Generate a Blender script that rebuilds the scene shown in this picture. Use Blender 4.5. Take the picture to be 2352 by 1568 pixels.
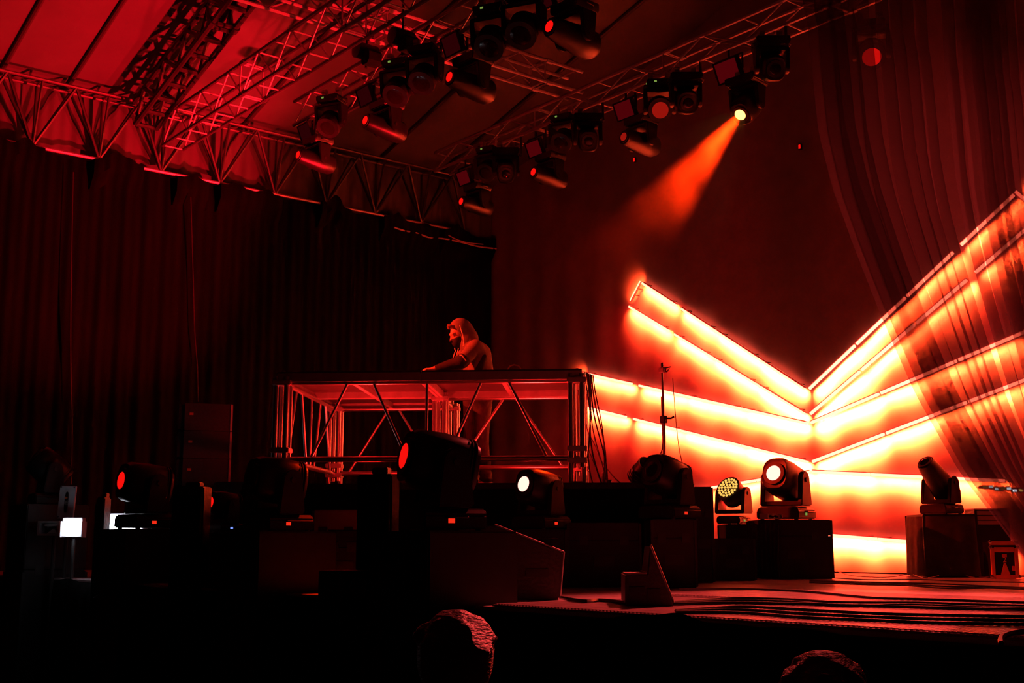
import bpy, bmesh, math, random
import numpy as np
from mathutils import Vector, Matrix

random.seed(7)
for _o in list(bpy.data.objects):
    bpy.data.objects.remove(_o)
SC = bpy.context.scene
COL = SC.collection
R_ = math.radians
PI = math.pi

# ------------------------------------------------------------------ camera, world, exposure
# world: X along the back wall, Y upstage, Z up; the stage deck is z = 0, the pit floor z = -1.45
CAM = Vector((9.575, -12.5, 0.33))
FPX, YAW, PITCH = 2762.0, R_(51.5), math.atan(466 / 2762)
cam_d = bpy.data.cameras.new('camera')
cam = bpy.data.objects.new('camera', cam_d)
COL.objects.link(cam)
cam.location = CAM
cam.rotation_euler = (PI / 2 + PITCH, 0, YAW)
cam_d.sensor_width = 36
cam_d.lens = 36 * FPX / 2352
cam_d.clip_end = 200
SC.camera = cam

W = bpy.data.worlds.new('night')
SC.world = W
W.use_nodes = True
W.node_tree.nodes['Background'].inputs[0].default_value = (1.0, 0.12, 0.10, 1)
W.node_tree.nodes['Background'].inputs[1].default_value = 0.0022
SC.view_settings.view_transform = 'Standard'
SC.view_settings.look = 'None'
SC.view_settings.exposure = 0.0
SC.view_settings.gamma = 1.0
SC.view_settings.use_curve_mapping = False
SC.cycles.max_bounces = 6
SC.cycles.diffuse_bounces = 3
SC.cycles.transparent_max_bounces = 32
SC.cycles.adaptive_threshold = 0.05

# ------------------------------------------------------------------ light levels (used by the lamps below)
BATTEN_COL = (1.0, 0.055, 0.011)
BATTEN_W = 190.0          # watts per metre of batten
RED_W = 7.5               # added wide red fill, per metre of arm
ROOF_COL = (1.0, 0.004, 0.012)
RED = (1.0, 0.006, 0.006)

# ------------------------------------------------------------------ measuring helpers
_R = Vector((math.cos(YAW), math.sin(YAW), 0))
_F = Vector((-math.sin(YAW), math.cos(YAW), 0))


def ray(px, py):
    u, v = (px - 1176) / FPX, (784 - py) / FPX
    fw = math.cos(PITCH) - v * math.sin(PITCH)
    d = _R * u + _F * fw
    d.z = math.sin(PITCH) + v * math.cos(PITCH)
    return d, fw


def onX(px, py, x):
    d, _ = ray(px, py)
    return CAM + d * ((x - CAM.x) / d.x)


def onY(px, py, y):
    d, _ = ray(px, py)
    return CAM + d * ((y - CAM.y) / d.y)


def onZ(px, py, z):
    d, _ = ray(px, py)
    return CAM + d * ((z - CAM.z) / d.z)


def atD(px, py, D):
    d, fw = ray(px, py)
    return CAM + d * (D / fw)


# ------------------------------------------------------------------ materials
MATS = {}


def mat(name, col, rough=0.6, metal=0.0, var=0.25, scale=8.0, bump=0.0, spec=0.5, stretch=(1, 1, 1)):
    m = bpy.data.materials.new(name)
    m.use_nodes = True
    nt = m.node_tree
    b = nt.nodes['Principled BSDF']
    b.inputs['Roughness'].default_value = rough
    b.inputs['Metallic'].default_value = metal
    b.inputs['Specular IOR Level'].default_value = spec
    tc = nt.nodes.new('ShaderNodeTexCoord')
    mp = nt.nodes.new('ShaderNodeMapping')
    mp.inputs['Scale'].default_value = stretch
    nz = nt.nodes.new('ShaderNodeTexNoise')
    nz.inputs['Scale'].default_value = scale
    nz.inputs['Detail'].default_value = 4
    rp = nt.nodes.new('ShaderNodeValToRGB')
    lo = [max(0, c * (1 - var)) for c in col]
    hi = [min(1, c * (1 + var)) for c in col]
    rp.color_ramp.elements[0].position = 0.3
    rp.color_ramp.elements[1].position = 0.7
    rp.color_ramp.elements[0].color = (*lo, 1)
    rp.color_ramp.elements[1].color = (*hi, 1)
    nt.links.new(tc.outputs['Object'], mp.inputs[0])
    nt.links.new(mp.outputs[0], nz.inputs['Vector'])
    nt.links.new(nz.outputs['Fac'], rp.inputs[0])
    nt.links.new(rp.outputs[0], b.inputs['Base Color'])
    if bump:
        bp = nt.nodes.new('ShaderNodeBump')
        bp.inputs['Strength'].default_value = bump
        bp.inputs['Distance'].default_value = 0.02
        nt.links.new(nz.outputs['Fac'], bp.inputs['Height'])
        nt.links.new(bp.outputs[0], b.inputs['Normal'])
    MATS[name] = m
    return m


def glow(name, col, strength):
    m = bpy.data.materials.new(name)
    m.use_nodes = True
    nt = m.node_tree
    nt.nodes.remove(nt.nodes['Principled BSDF'])
    e = nt.nodes.new('ShaderNodeEmission')
    e.inputs[0].default_value = (*col, 1)
    e.inputs[1].default_value = strength
    nt.links.new(e.outputs[0], nt.nodes['Material Output'].inputs[0])
    MATS[name] = m
    return m


alu = mat('aluminium', (0.62, 0.60, 0.60), 0.34, 1.0, 0.12, 14)
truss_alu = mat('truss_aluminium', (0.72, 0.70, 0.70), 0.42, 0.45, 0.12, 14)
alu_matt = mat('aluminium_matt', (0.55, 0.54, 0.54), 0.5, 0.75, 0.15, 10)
chord_shade = mat('chord_shade', (0.13, 0.12, 0.12), 0.5, 0.6, 0.2, 12)  # dark copy of the truss metal: shade on the chords put into colour
steel_black = mat('black_steel', (0.035, 0.033, 0.033), 0.45, 0.3, 0.3, 12)
plastic = mat('black_plastic', (0.009, 0.0085, 0.0085), 0.42, 0.0, 0.3, 16, 0.05)
plastic_grey = mat('grey_plastic', (0.42, 0.42, 0.45), 0.45, 0.0, 0.2, 12)  # on yoke plate and head base this grey holds white lamp light
rubber = mat('black_rubber', (0.012, 0.012, 0.012), 0.55, 0.0, 0.3, 20)
cable_m = mat('cable_rubber', (0.02, 0.018, 0.018), 0.4, 0.0, 0.3, 30)
cable_red = mat('cable_light', (0.16, 0.11, 0.10), 0.5, 0.0, 0.2, 30)
molton = mat('black_molton', (0.0028, 0.0025, 0.0024), 0.95, 0.0, 0.35, 5, 0.3, 0.02, (1, 1, 0.15))
skirt_m = mat('black_skirt_cloth', (0.010, 0.009, 0.008), 0.95, 0.0, 0.35, 9, 0.2, 0.1)
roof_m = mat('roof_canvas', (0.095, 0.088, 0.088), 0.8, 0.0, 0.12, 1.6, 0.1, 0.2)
rail_m = mat('roof_rail_metal', (0.06, 0.05, 0.05), 0.6, 0.5, 0.2, 6)
wall_m = mat('backdrop_cloth', (0.30, 0.27, 0.26), 0.9, 0.0, 0.10, 4, 0.15, 0.1)
ply = mat('black_plywood', (0.045, 0.042, 0.04), 0.5, 0.0, 0.35, 9, 0.1, 0.4, (1, 6, 1))
deck_m = mat('stage_plywood', (0.72, 0.66, 0.65), 0.20, 0.0, 0.22, 7, 0.06, 0.8, (1, 5, 1))
mat_m = mat('rubber_matting', (0.46, 0.41, 0.40), 0.25, 0.0, 0.2, 12, 0.1)
case_m = mat('case_laminate', (0.009, 0.0085, 0.008), 0.5, 0.0, 0.25, 10, 0.1)
orange_m = mat('orange_laminate', (0.9, 0.42, 0.18), 0.45, 0.0, 0.12, 10)
drape_m = mat('black_drape', (0.055, 0.045, 0.042), 0.85, 0.0, 0.3, 9, 0.3, 0.2)
ground_m = mat('pit_tarmac', (0.012, 0.011, 0.011), 0.9, 0.0, 0.4, 30, 0.3, 0.1)
column_shade_m = mat('column_shade', (0.014, 0.013, 0.013), 0.85, 0.0, 0.25, 40, 0.15, 0.1)  # darker copy of speaker paint: shade of the near column put into colour
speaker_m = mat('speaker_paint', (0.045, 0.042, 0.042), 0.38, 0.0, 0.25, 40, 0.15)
grille_m = mat('speaker_grille', (0.012, 0.012, 0.012), 0.6, 0.4, 0.3, 60, 0.3)
white_plate = mat('white_paint', (0.75, 0.74, 0.72), 0.5, 0.0, 0.1, 10)
pink_plate = mat('pale_board', (0.32, 0.24, 0.24), 0.6, 0.0, 0.15, 6)
skin_m = mat('skin', (0.62, 0.40, 0.31), 0.5, 0.0, 0.08, 10)
hair_m = mat('dark_blond_hair', (0.24, 0.13, 0.07), 0.55, 0.0, 0.35, 40, 0.5, 0.5, (1, 1, 5))
hair_dark = mat('dark_hair', (0.13, 0.09, 0.08), 0.5, 0.0, 0.35, 40, 0.6, 0.5, (1, 1, 5))
hoodie_m = mat('hoodie_jersey', (0.22, 0.19, 0.185), 0.85, 0.0, 0.12, 30, 0.15, 0.2)
hoodie_dark = mat('hoodie_black_jersey', (0.03, 0.028, 0.028), 0.85, 0.0, 0.2, 30, 0.15, 0.2)
mask_m = mat('black_mask_cloth', (0.02, 0.018, 0.018), 0.8, 0.0, 0.2, 30)
jeans_m = mat('dark_jeans', (0.035, 0.032, 0.032), 0.85, 0.0, 0.3, 18, 0.3, 0.2)
shoe_m = mat('shoe_leather', (0.25, 0.22, 0.2), 0.6, 0.0, 0.2, 14)
piping_m = mat('white_piping', (0.9, 0.86, 0.8), 0.6, 0.0, 0.05, 20)
glass_dark = mat('dark_lens_glass', (0.02, 0.01, 0.01), 0.08, 0.0, 0.2, 6)
red_paint = mat('red_sticker', (0.8, 0.16, 0.05), 0.5, 0.0, 0.1, 10)
g_red = glow('lens_red', (1.0, 0.006, 0.004), 0.95)
g_red_dim = glow('lens_dim_red', (1.0, 0.02, 0.01), 0.30)
g_panel = glow('panel_sheen_and_screen', (1.0, 0.01, 0.03), 0.07)  # red reflected by panel faces, put in as emission; also player screen
g_panel_b = glow('panel_sheen_dark', (1.0, 0.02, 0.05), 0.022)  # weaker reflected red put into the middle truss panels
g_hot = glow('lens_hot', (1.0, 0.45, 0.36), 2.2)
g_beam = glow('lens_beam', (1.0, 0.62, 0.10), 4.0)
g_green = glow('display_green', (0.35, 0.55, 0.10), 0.5)
g_redled = glow('display_red', (1.0, 0.03, 0.01), 0.9)
g_blue = glow('led_blue', (0.12, 0.2, 1.0), 2.0)
g_white = glow('led_white', (0.86, 0.9, 1.0), 14.0)
g_tiny = glow('tiny_lamp_white', (0.86, 0.9, 1.0), 6.0)
g_amber = glow('led_amber', (1.0, 0.52, 0.10), 1.2)
g_batten = glow('batten_diffuser', (1.0, 0.11, 0.06), 11.0)

for _m in list(bpy.data.materials):
    _m.cycles.emission_sampling = 'NONE'          # small lamps: found by their own brightness
g_white.cycles.emission_sampling = 'AUTO'


def sheer():
    m = bpy.data.materials.new('black_net_cloth')
    m.use_nodes = True
    nt = m.node_tree
    for n in list(nt.nodes):
        if n.type == 'BSDF_PRINCIPLED':
            nt.nodes.remove(n)
    out = nt.nodes['Material Output']
    d = nt.nodes.new('ShaderNodeBsdfDiffuse')
    t = nt.nodes.new('ShaderNodeBsdfTranslucent')
    tr = nt.nodes.new('ShaderNodeBsdfTransparent')
    m1 = nt.nodes.new('ShaderNodeMixShader')
    m2 = nt.nodes.new('ShaderNodeMixShader')
    tc = nt.nodes.new('ShaderNodeTexCoord')
    mp = nt.nodes.new('ShaderNodeMapping')
    mp.inputs['Scale'].default_value = (1, 1, 3.5)
    nz = nt.nodes.new('ShaderNodeTexNoise')
    nz.inputs['Scale'].default_value = 90
    nz.inputs['Detail'].default_value = 3
    mr = nt.nodes.new('ShaderNodeMapRange')
    mr.inputs['From Min'].default_value = 0.3
    mr.inputs['From Max'].default_value = 0.7
    mr.inputs['To Min'].default_value = 0.40
    mr.inputs['To Max'].default_value = 0.48
    d.inputs[0].default_value = (0.035, 0.025, 0.025, 1)
    t.inputs[0].default_value = (0.10, 0.066, 0.062, 1)
    m1.inputs[0].default_value = 0.6
    nt.links.new(d.outputs[0], m1.inputs[1])
    nt.links.new(t.outputs[0], m1.inputs[2])
    nt.links.new(tc.outputs['Object'], mp.inputs[0])
    nt.links.new(mp.outputs[0], nz.inputs['Vector'])
    nt.links.new(nz.outputs['Fac'], mr.inputs[0])
    nt.links.new(mr.outputs[0], m2.inputs[0])
    nt.links.new(tr.outputs[0], m2.inputs[1])
    nt.links.new(m1.outputs[0], m2.inputs[2])
    nt.links.new(m2.outputs[0], out.inputs[0])
    return m


net_m = sheer()

# ------------------------------------------------------------------ object helpers


def tag(o, label=None, cat=None, group=None, kind=None):
    if label:
        o['label'] = label
    if cat:
        o['category'] = cat
    if group:
        o['group'] = group
    if kind:
        o['kind'] = kind
    return o


def thing(name, label, cat, loc=(0, 0, 0), rz=0.0, group=None, flip=False):
    o = bpy.data.objects.new(name, None)
    COL.objects.link(o)
    o.empty_display_size = 0.1
    o.location = loc
    o.rotation_euler = (0, PI if flip else 0, rz)
    return tag(o, label, cat, group)


def link(name, me, parent=None, M=None):
    o = bpy.data.objects.new(name, me)
    COL.objects.link(o)
    if parent is not None:
        o.parent = parent
    if M is not None:
        o.matrix_local = M
    return o


class MB:
    def __init__(s):
        s.v, s.f = [], []

    def add(s, v, f):
        b = len(s.v)
        s.v += [tuple(p) for p in v]
        s.f += [tuple(b + i for i in q) for q in f]
        return s

    def box(s, c, d, M=None):
        x, y, z = d[0] / 2, d[1] / 2, d[2] / 2
        v = [Vector((c[0] + i * x, c[1] + j * y, c[2] + k * z)) for i in (-1, 1) for j in (-1, 1) for k in (-1, 1)]
        if M is not None:
            v = [M @ p for p in v]
        return s.add(v, [(0, 1, 3, 2), (4, 6, 7, 5), (0, 4, 5, 1), (2, 3, 7, 6), (0, 2, 6, 4), (1, 5, 7, 3)])

    def cyl(s, p, q, r, r2=None, n=12):
        p, q = Vector(p), Vector(q)
        r2 = r if r2 is None else r2
        a = (q - p).normalized()
        x = a.orthogonal().normalized()
        y = a.cross(x)
        v = []
        for c, rr in ((p, r), (q, r2)):
            v += [c + (x * math.cos(t) + y * math.sin(t)) * rr for t in [2 * PI * i / n for i in range(n)]]
        f = [(i, (i + 1) % n, n + (i + 1) % n, n + i) for i in range(n)]
        f += [tuple(range(n - 1, -1, -1)), tuple(range(n, 2 * n))]
        return s.add(v, f)

    def path(s, pts, r, n=6):
        pts = [Vector(p) for p in pts]
        v, f = [], []
        up = Vector((0, 0, 1))
        for i, p in enumerate(pts):
            t = (pts[min(i + 1, len(pts) - 1)] - pts[max(i - 1, 0)]).normalized()
            x = t.cross(up)
            x = x.normalized() if x.length > 1e-3 else Vector((1, 0, 0))
            y = x.cross(t)
            v += [p + (x * math.cos(a) + y * math.sin(a)) * r for a in [2 * PI * k / n for k in range(n)]]
        for i in range(len(pts) - 1):
            for k in range(n):
                f.append((i * n + k, i * n + (k + 1) % n, (i + 1) * n + (k + 1) % n, (i + 1) * n + k))
        f += [tuple(range(n)), tuple((len(pts) - 1) * n + k for k in range(n - 1, -1, -1))]
        return s.add(v, f)

    def lathe_y(s, prof, n=24, e=2.0, sx=1.0, sz=1.0):
        # prof: (y, r) pairs; superellipse exponent e; axis along Y
        v, f = [], []
        for y, r in prof:
            for k in range(n):
                a = 2 * PI * k / n
                c_, s_ = math.cos(a), math.sin(a)
                q = (abs(c_) ** e + abs(s_) ** e) ** (-1 / e)
                v.append((c_ * q * r * sx, y, s_ * q * r * sz))
        m = len(prof)
        for i in range(m - 1):
            for k in range(n):
                f.append((i * n + k, i * n + (k + 1) % n, (i + 1) * n + (k + 1) % n, (i + 1) * n + k))
        f += [tuple(range(n)), tuple((m - 1) * n + k for k in range(n - 1, -1, -1))]
        return s.add(v, f)

    def prism(s, poly, a0, a1, axis='x'):
        # poly in the two other axes, extruded along axis
        n = len(poly)
        v = []
        for a in (a0, a1):
            for p, q in poly:
                v.append((a, p, q) if axis == 'x' else (p, a, q) if axis == 'y' else (p, q, a))
        f = [(i, (i + 1) % n, n + (i + 1) % n, n + i) for i in range(n)]
        f += [tuple(range(n - 1, -1, -1)), tuple(range(n, 2 * n))]
        return s.add(v, f)

    def grid(s, fn, nu, nv):
        v = [fn(i / nu, j / nv) for i in range(nu + 1) for j in range(nv + 1)]
        f = [(i * (nv + 1) + j, (i + 1) * (nv + 1) + j, (i + 1) * (nv + 1) + j + 1, i * (nv + 1) + j + 1)
             for i in range(nu) for j in range(nv)]
        return s.add(v, f)

    def mesh(s, name, m, smooth=True, bevel=0.0, angle=40):
        me = bpy.data.meshes.new(name)
        me.from_pydata(s.v, [], s.f)
        bm = bmesh.new()
        bm.from_mesh(me)
        bmesh.ops.recalc_face_normals(bm, faces=bm.faces)
        if bevel:
            es = [e for e in bm.edges if len(e.link_faces) == 2 and e.calc_face_angle(0) > R_(35)]
            bmesh.ops.bevel(bm, geom=es, offset=bevel, segments=2, affect='EDGES', clamp_overlap=True)
        bm.to_mesh(me)
        bm.free()
        if smooth:
            for p in me.polygons:
                p.use_smooth = True
            try:
                me.set_sharp_from_angle(angle=R_(angle))
            except Exception:
                pass
        me.materials.append(m)
        return me

    def build(s, name, m, parent=None, M=None, **k):
        return link(name, s.mesh(name, m, **k), parent, M)


_unit = {}


def tube(name, p, q, r, m, parent=None, n=8):
    """a round bar between two points: one shared unit cylinder per material"""
    key = (m.name, n)
    if key not in _unit:
        _unit[key] = MB().cyl((0, 0, -0.5), (0, 0, 0.5), 1, n=n).mesh('bar', m)
    p, q = Vector(p), Vector(q)
    d = q - p
    rot = Vector((0, 0, 1)).rotation_difference(d.normalized()).to_matrix().to_4x4()
    M = Matrix.Translation((p + q) / 2) @ rot @ Matrix.Diagonal((r, r, d.length, 1))
    return link(name, _unit[key], parent, M)


_boxes = {}


def bx(name, c, d, m, parent=None, bevel=0.006, M=None):
    key = (m.name, tuple(round(x, 4) for x in d), bevel)
    if key not in _boxes:
        _boxes[key] = MB().box((0, 0, 0), d).mesh(name, m, bevel=min(bevel, min(d) * 0.3))
    T = Matrix.Translation(c)
    return link(name, _boxes[key], parent, T if M is None else M @ T)


def lamp(kind, parent, M, power, col, **k):
    d = bpy.data.lights.new('lamp', kind)
    d.energy = power
    d.color = col
    for a, b in k.items():
        setattr(d, a, b)
    o = bpy.data.objects.new('lamp', d)
    COL.objects.link(o)
    o.parent = parent
    o.matrix_local = M
    return o


def aim(p, q):
    """matrix at p whose -Z looks at q"""
    p, q = Vector(p), Vector(q)
    return Matrix.Translation(p) @ (q - p).to_track_quat('-Z', 'Y').to_matrix().to_4x4()


# ------------------------------------------------------------------ distance-field mesher for bodies and cloth


class Field:
    def __init__(s, lo, hi, h):
        s.lo, s.h = np.array(lo, float), h
        n = np.ceil((np.array(hi) - s.lo) / h).astype(int) + 1
        s.ax = [s.lo[i] + h * np.arange(n[i]) for i in range(3)]
        s.d = np.full(n, 1.0)

    def _sub(s, lo, hi):
        sl = []
        for i in range(3):
            a = max(0, int((lo[i] - s.lo[i]) / s.h))
            b = min(len(s.ax[i]), int((hi[i] - s.lo[i]) / s.h) + 2)
            sl.append(slice(a, max(b, a)))
        g = np.meshgrid(*[s.ax[i][sl[i]] for i in range(3)], indexing='ij')
        return tuple(sl), g

    def _put(s, sl, d, k, op):
        o = s.d[sl]
        if op == 'cut':
            s.d[sl] = np.maximum(o, -d)
            return
        if k > 0:
            hh = np.clip(0.5 + 0.5 * (o - d) / k, 0, 1)
            s.d[sl] = o * (1 - hh) + d * hh - k * hh * (1 - hh)
        else:
            s.d[sl] = np.minimum(o, d)

    def cone(s, p, q, r1, r2, k=0.03, op='add'):
        p, q = np.array(p, float), np.array(q, float)
        rm = max(r1, r2) + k + 3 * s.h
        sl, g = s._sub(np.minimum(p, q) - rm, np.maximum(p, q) + rm)
        ab = q - p
        L = max(ab @ ab, 1e-9)
        t = np.clip(sum((g[i] - p[i]) * ab[i] for i in range(3)) / L, 0, 1)
        d = np.sqrt(sum((g[i] - p[i] - t * ab[i]) ** 2 for i in range(3))) - (r1 + t * (r2 - r1))
        s._put(sl, d, k, op)

    def ell(s, c, r, M=None, k=0.03, op='add'):
        c = np.array(c, float)
        rm = max(r) + k + 3 * s.h
        sl, g = s._sub(c - rm, c + rm)
        q = [g[i] - c[i] for i in range(3)]
        if M is not None:
            M = np.array(M)
            q = [sum(M[j, i] * q[j] for j in range(3)) for i in range(3)]
        l = np.sqrt(sum((q[i] / r[i]) ** 2 for i in range(3)))
        d = (l - 1) * min(r)
        s._put(sl, d, k, op)

    def plane_keep(s, p, n):
        """keep the part with (x - p).n < 0"""
        g = np.meshgrid(*s.ax, indexing='ij', sparse=True)
        s.d = np.maximum(s.d, sum((g[i] - p[i]) * n[i] for i in range(3)))

    def mesh(s, name, m):
        d = s.d
        ng = d < 0
        sh = [n - 1 for n in d.shape]
        cnt = np.zeros(sh)
        acc = [np.zeros(sh) for _ in range(3)]
        corner = lambda o: tuple(slice(o[i], o[i] + sh[i]) for i in range(3))
        for a in range(3):
            o1, o2 = [(a + 1) % 3, (a + 2) % 3]
            for b1 in (0, 1):
                for b2 in (0, 1):
                    c0 = [0, 0, 0]
                    c0[o1], c0[o2] = b1, b2
                    c1 = list(c0)
                    c1[a] = 1
                    va, vb = d[corner(c0)], d[corner(c1)]
                    x = (va < 0) != (vb < 0)
                    t = np.where(x, va / np.where(va == vb, 1, va - vb), 0)
                    cnt += x
                    for i in range(3):
                        acc[i] += x * (t if i == a else c0[i])
        mk = cnt > 0
        idx = np.full(sh, -1)
        idx[mk] = np.arange(mk.sum())
        ii = np.nonzero(mk)
        V = np.stack([s.lo[i] + s.h * (ii[i] + acc[i][mk] / cnt[mk]) for i in range(3)], 1)
        Q = []
        for a in range(3):
            o1, o2 = (a + 1) % 3, (a + 2) % 3
            A = [slice(None)] * 3
            B = [slice(None)] * 3
            A[a], B[a] = slice(0, -1), slice(1, None)
            x = ng[tuple(A)] != ng[tuple(B)]
            st = ng[tuple(A)]
            e = np.argwhere(x)
            ok = (e[:, o1] > 0) & (e[:, o2] > 0) & (e[:, o1] < sh[o1]) & (e[:, o2] < sh[o2])
            e = e[ok]
            if not len(e):
                continue
            def at(d1, d2):
                q = e.copy()
                q[:, o1] += d1
                q[:, o2] += d2
                return idx[q[:, 0], q[:, 1], q[:, 2]]
            quad = np.stack([at(-1, -1), at(0, -1), at(0, 0), at(-1, 0)], 1)
            fl = ~st[e[:, 0], e[:, 1], e[:, 2]]
            quad[fl] = quad[fl][:, ::-1]
            Q.append(quad[(quad >= 0).all(1)])
        Q = np.concatenate(Q)
        me = bpy.data.meshes.new(name)
        me.from_pydata(V.tolist(), [], Q.tolist())
        me.materials.append(m)
        for p in me.polygons:
            p.use_smooth = True
        return me

# ================================================================== THE SETTING
XL, XR, YF = -6.55, 6.55, -8.46      # left and right stage sides, front edge; the back wall is y = 0
GZ = -1.45

pit = MB().box((0, -10, GZ - 0.05), (50, 40, 0.1)).build('floor_pit', ground_m)
tag(pit, 'dark ground of the pit in front of the stage', kind='structure')

# stage deck: a frame with separate plywood panels, joints a few millimetres open
deck = MB().box((1.3, YF / 2, -0.055), (XR + 3.0 - XL, -YF, 0.07)).build('floor', steel_black)
tag(deck, 'dark stage deck of plywood panels', kind='structure')
pw, pl = 2.0, 1.0
pm = MB().box((0, 0, 0), (pw - 0.012, pl - 0.012, 0.03)).mesh('deck_panel', deck_m, bevel=0.003)
x = XL + pw / 2
while x < XR + 3.0:
    y = YF + pl / 2
    while y < 0:
        link('deck_panel', pm, deck, Matrix.Translation((x, y, -0.015 + random.uniform(-0.002, 0.0))))
        y += pl
    x += pw

# black skirt hanging from the front edge, frayed top hem
def skirt(u, v):
    x = -7.0 + u * 17.0
    top = -0.02 + 0.012 * math.sin(x * 7.1) + 0.012 * math.sin(x * 2.3 + 1) + 0.03 * math.exp(-((x - 5.75) / 0.35) ** 2) * (0.7 + 0.3 * math.sin(x * 19))
    z = top + v * (GZ - top)
    return (x, YF - 0.03 - 0.02 * math.sin(x * 22) * v - (0.0 if v > 0.02 else -0.03), z)
sk = MB().grid(skirt, 700, 12).build('trim_1', skirt_m)
tag(sk, 'black cloth skirt covering the front of the stage', kind='structure')

wb = MB().grid(lambda u, v: (XL - 0.6 + u * (XR - XL + 3.5), 0.03 + 0.012 * math.sin(u * 160), 0.0 + v * 8.6), 360, 8).build('wall_back', wall_m)
tag(wb, 'cloth backdrop at the rear of the stage carrying the glowing pattern', kind='structure')
bpy.context.view_layer.update()


def left_curtain(u, v):
    y = -11.5 + u * 11.45
    top = 5.58 + 0.05 * math.sin(y * 3.1) * math.sin(y * 1.3 + 0.4) + 0.10 * max(0, math.sin(y * 5.3)) ** 6 + 0.07 * max(0, math.sin(y * 3.7 + 1)) ** 10
    z = top * (1 - v) + 0.0 * v
    fold = 0.05 * math.sin(y * 17 + 1.5 * math.sin(y * 2)) * (0.35 + 0.65 * v) + 0.02 * math.sin(y * 41)
    flop = 0.14 if v < 0.04 and (math.sin(y * 5.3) > 0.15 or math.sin(y * 3.7 + 1) > 0.5) else 0.0
    return (XL - 0.09 + fold * 0.6 + flop, y, z)
wl = MB().grid(left_curtain, 460, 28).build('wall_left', molton)
tag(wl, 'black molton curtain closing the left side of the stage', kind='structure')

# canvas valance behind the eave truss
def valance(u, v):
    y = -12.0 + u * 12.0
    z = 6.62 - v * 1.12
    return (XL - 0.17 + 0.025 * math.sin(y * 13 + math.sin(y * 3)) * (0.3 + v) + 0.01 * math.sin(y * 37), y, z)
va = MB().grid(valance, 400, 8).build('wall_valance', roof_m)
tag(va, 'pale canvas valance behind the left eave truss', kind='structure')

# ------------------------------------------------------------------ roof: canvas panels between dark keder rails
SL, EZ = 0.262, 6.56
seams = [-12.0, -10.2, -9.25, -8.35, -7.47, -6.3, -4.85, -3.6, -2.4, -1.2, 0.1]
roof = thing('ceiling', 'pitched canvas roof over the stage', None)
roof['kind'] = 'structure'
for sgn in (-1, 1):
    for a, b in zip(seams[:-1], seams[1:]):
        def panel(u, v, a=a, b=b, sgn=sgn):
            d = u * (XR + 0.15)
            sag = -0.05 * math.sin(PI * v) * math.sin(PI * u)
            return (sgn * (XR + 0.15 - d), a + 0.02 + v * (b - a - 0.04), EZ + SL * d + sag)
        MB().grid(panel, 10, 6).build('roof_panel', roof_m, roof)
for y in seams:
    for sgn in (-1, 1):
        tube('roof_rail', (sgn * (XR + 0.15), y, EZ - 0.02), (0, y, EZ + SL * (XR + 0.15) - 0.02), 0.035, rail_m, roof)

# ------------------------------------------------------------------ trusses


def lerp(a, b, t):
    return Vector(a) * (1 - t) + Vector(b) * t


def box_truss(name, label, p, q, w, h, side, m, bay=0.42, rc=0.024, rb=0.011, group=None, sect=2.5, mc=None):
    """four chords from p to q (p, q on the lower front chord), width along side, height up"""
    p, q, side = Vector(p), Vector(q), Vector(side).normalized()
    t = thing(name, label, 'truss', p, 0, group)
    p0 = p.copy()
    L = (q - p).length
    ax = (q - p).normalized()
    upv = ax.cross(side).normalized()
    if upv.z < 0:
        upv = -upv
    C = [(0, 0), (w, 0), (0, h), (w, h)]
    at = lambda s, c: ax * s + side * C[c][0] + upv * C[c][1]
    for c in range(4):
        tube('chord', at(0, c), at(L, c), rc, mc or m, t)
    n = int(L / bay)
    for i in range(n):
        a, b = i * bay, (i + 1) * bay
        for lo, hi in ((0, 2), (1, 3)):
            if i % 2:
                tube('brace', at(a, hi), at(b, lo), rb, m, t, 6)
            else:
                tube('brace', at(a, lo), at(b, hi), rb, m, t, 6)
        tube('rung', at(a, 0), at(a, 1), rb, m, t, 6)
        tube('rung', at(a, 2), at(a, 3), rb, m, t, 6)
    s = sect
    while s < L:                                  # bolted joints between sections
        for c in range(4):
            tube('coupler', at(s - 0.05, c), at(s + 0.05, c), rc * 1.5, mc or m, t)
        for lo, hi in ((0, 1), (2, 3), (0, 2), (1, 3)):
            tube('end_bar', at(s - 0.07, lo), at(s - 0.07, hi), rb, m, t, 6)
        s += sect
    return t


# eave truss on the left side, tall, two braced faces
et = thing('eave_truss', 'tall braced roof truss along the left eave above black curtain', 'truss', (XL, 0, 5.6))
ya, yb, eh = -11.5, -0.6, 0.86
for dx, z in ((0.0, 0.0), (0.0, eh), (0.26, eh)):
    tube('chord', (dx, ya, z), (dx, yb, z), 0.024, alu_matt if z == 0 else chord_shade, et)  # shade on the top chords put into their colour
y = ya
while y + 0.9 <= yb + 0.01:
    for dx in (0.0, 0.26):
        tube('upright', (0, y, 0), (dx, y, eh), 0.02, steel_black, et, 6)
        tube('brace', (0, y, 0), (dx, y + 0.45, eh), 0.022, steel_black, et, 6)
        tube('brace', (dx, y + 0.45, eh), (0, y + 0.9, 0), 0.022, steel_black, et, 6)
    tube('rung', (0, y, eh), (0.26, y, eh), 0.014, chord_shade, et, 6)
    y += 0.9

# dark rafter truss lying under the left roof slope
ca = math.atan(SL)
box_truss('rafter_truss', 'dark black rafter truss climbing the left roof slope', (XL + 0.34, -6.64, EZ - 0.46), (-0.1, -6.64, EZ - 0.46 + SL * (XL * -1 - 0.44)), 0.30, 0.36, (0, 1, 0), steel_black, bay=0.36, rc=0.04, rb=0.03)

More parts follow.
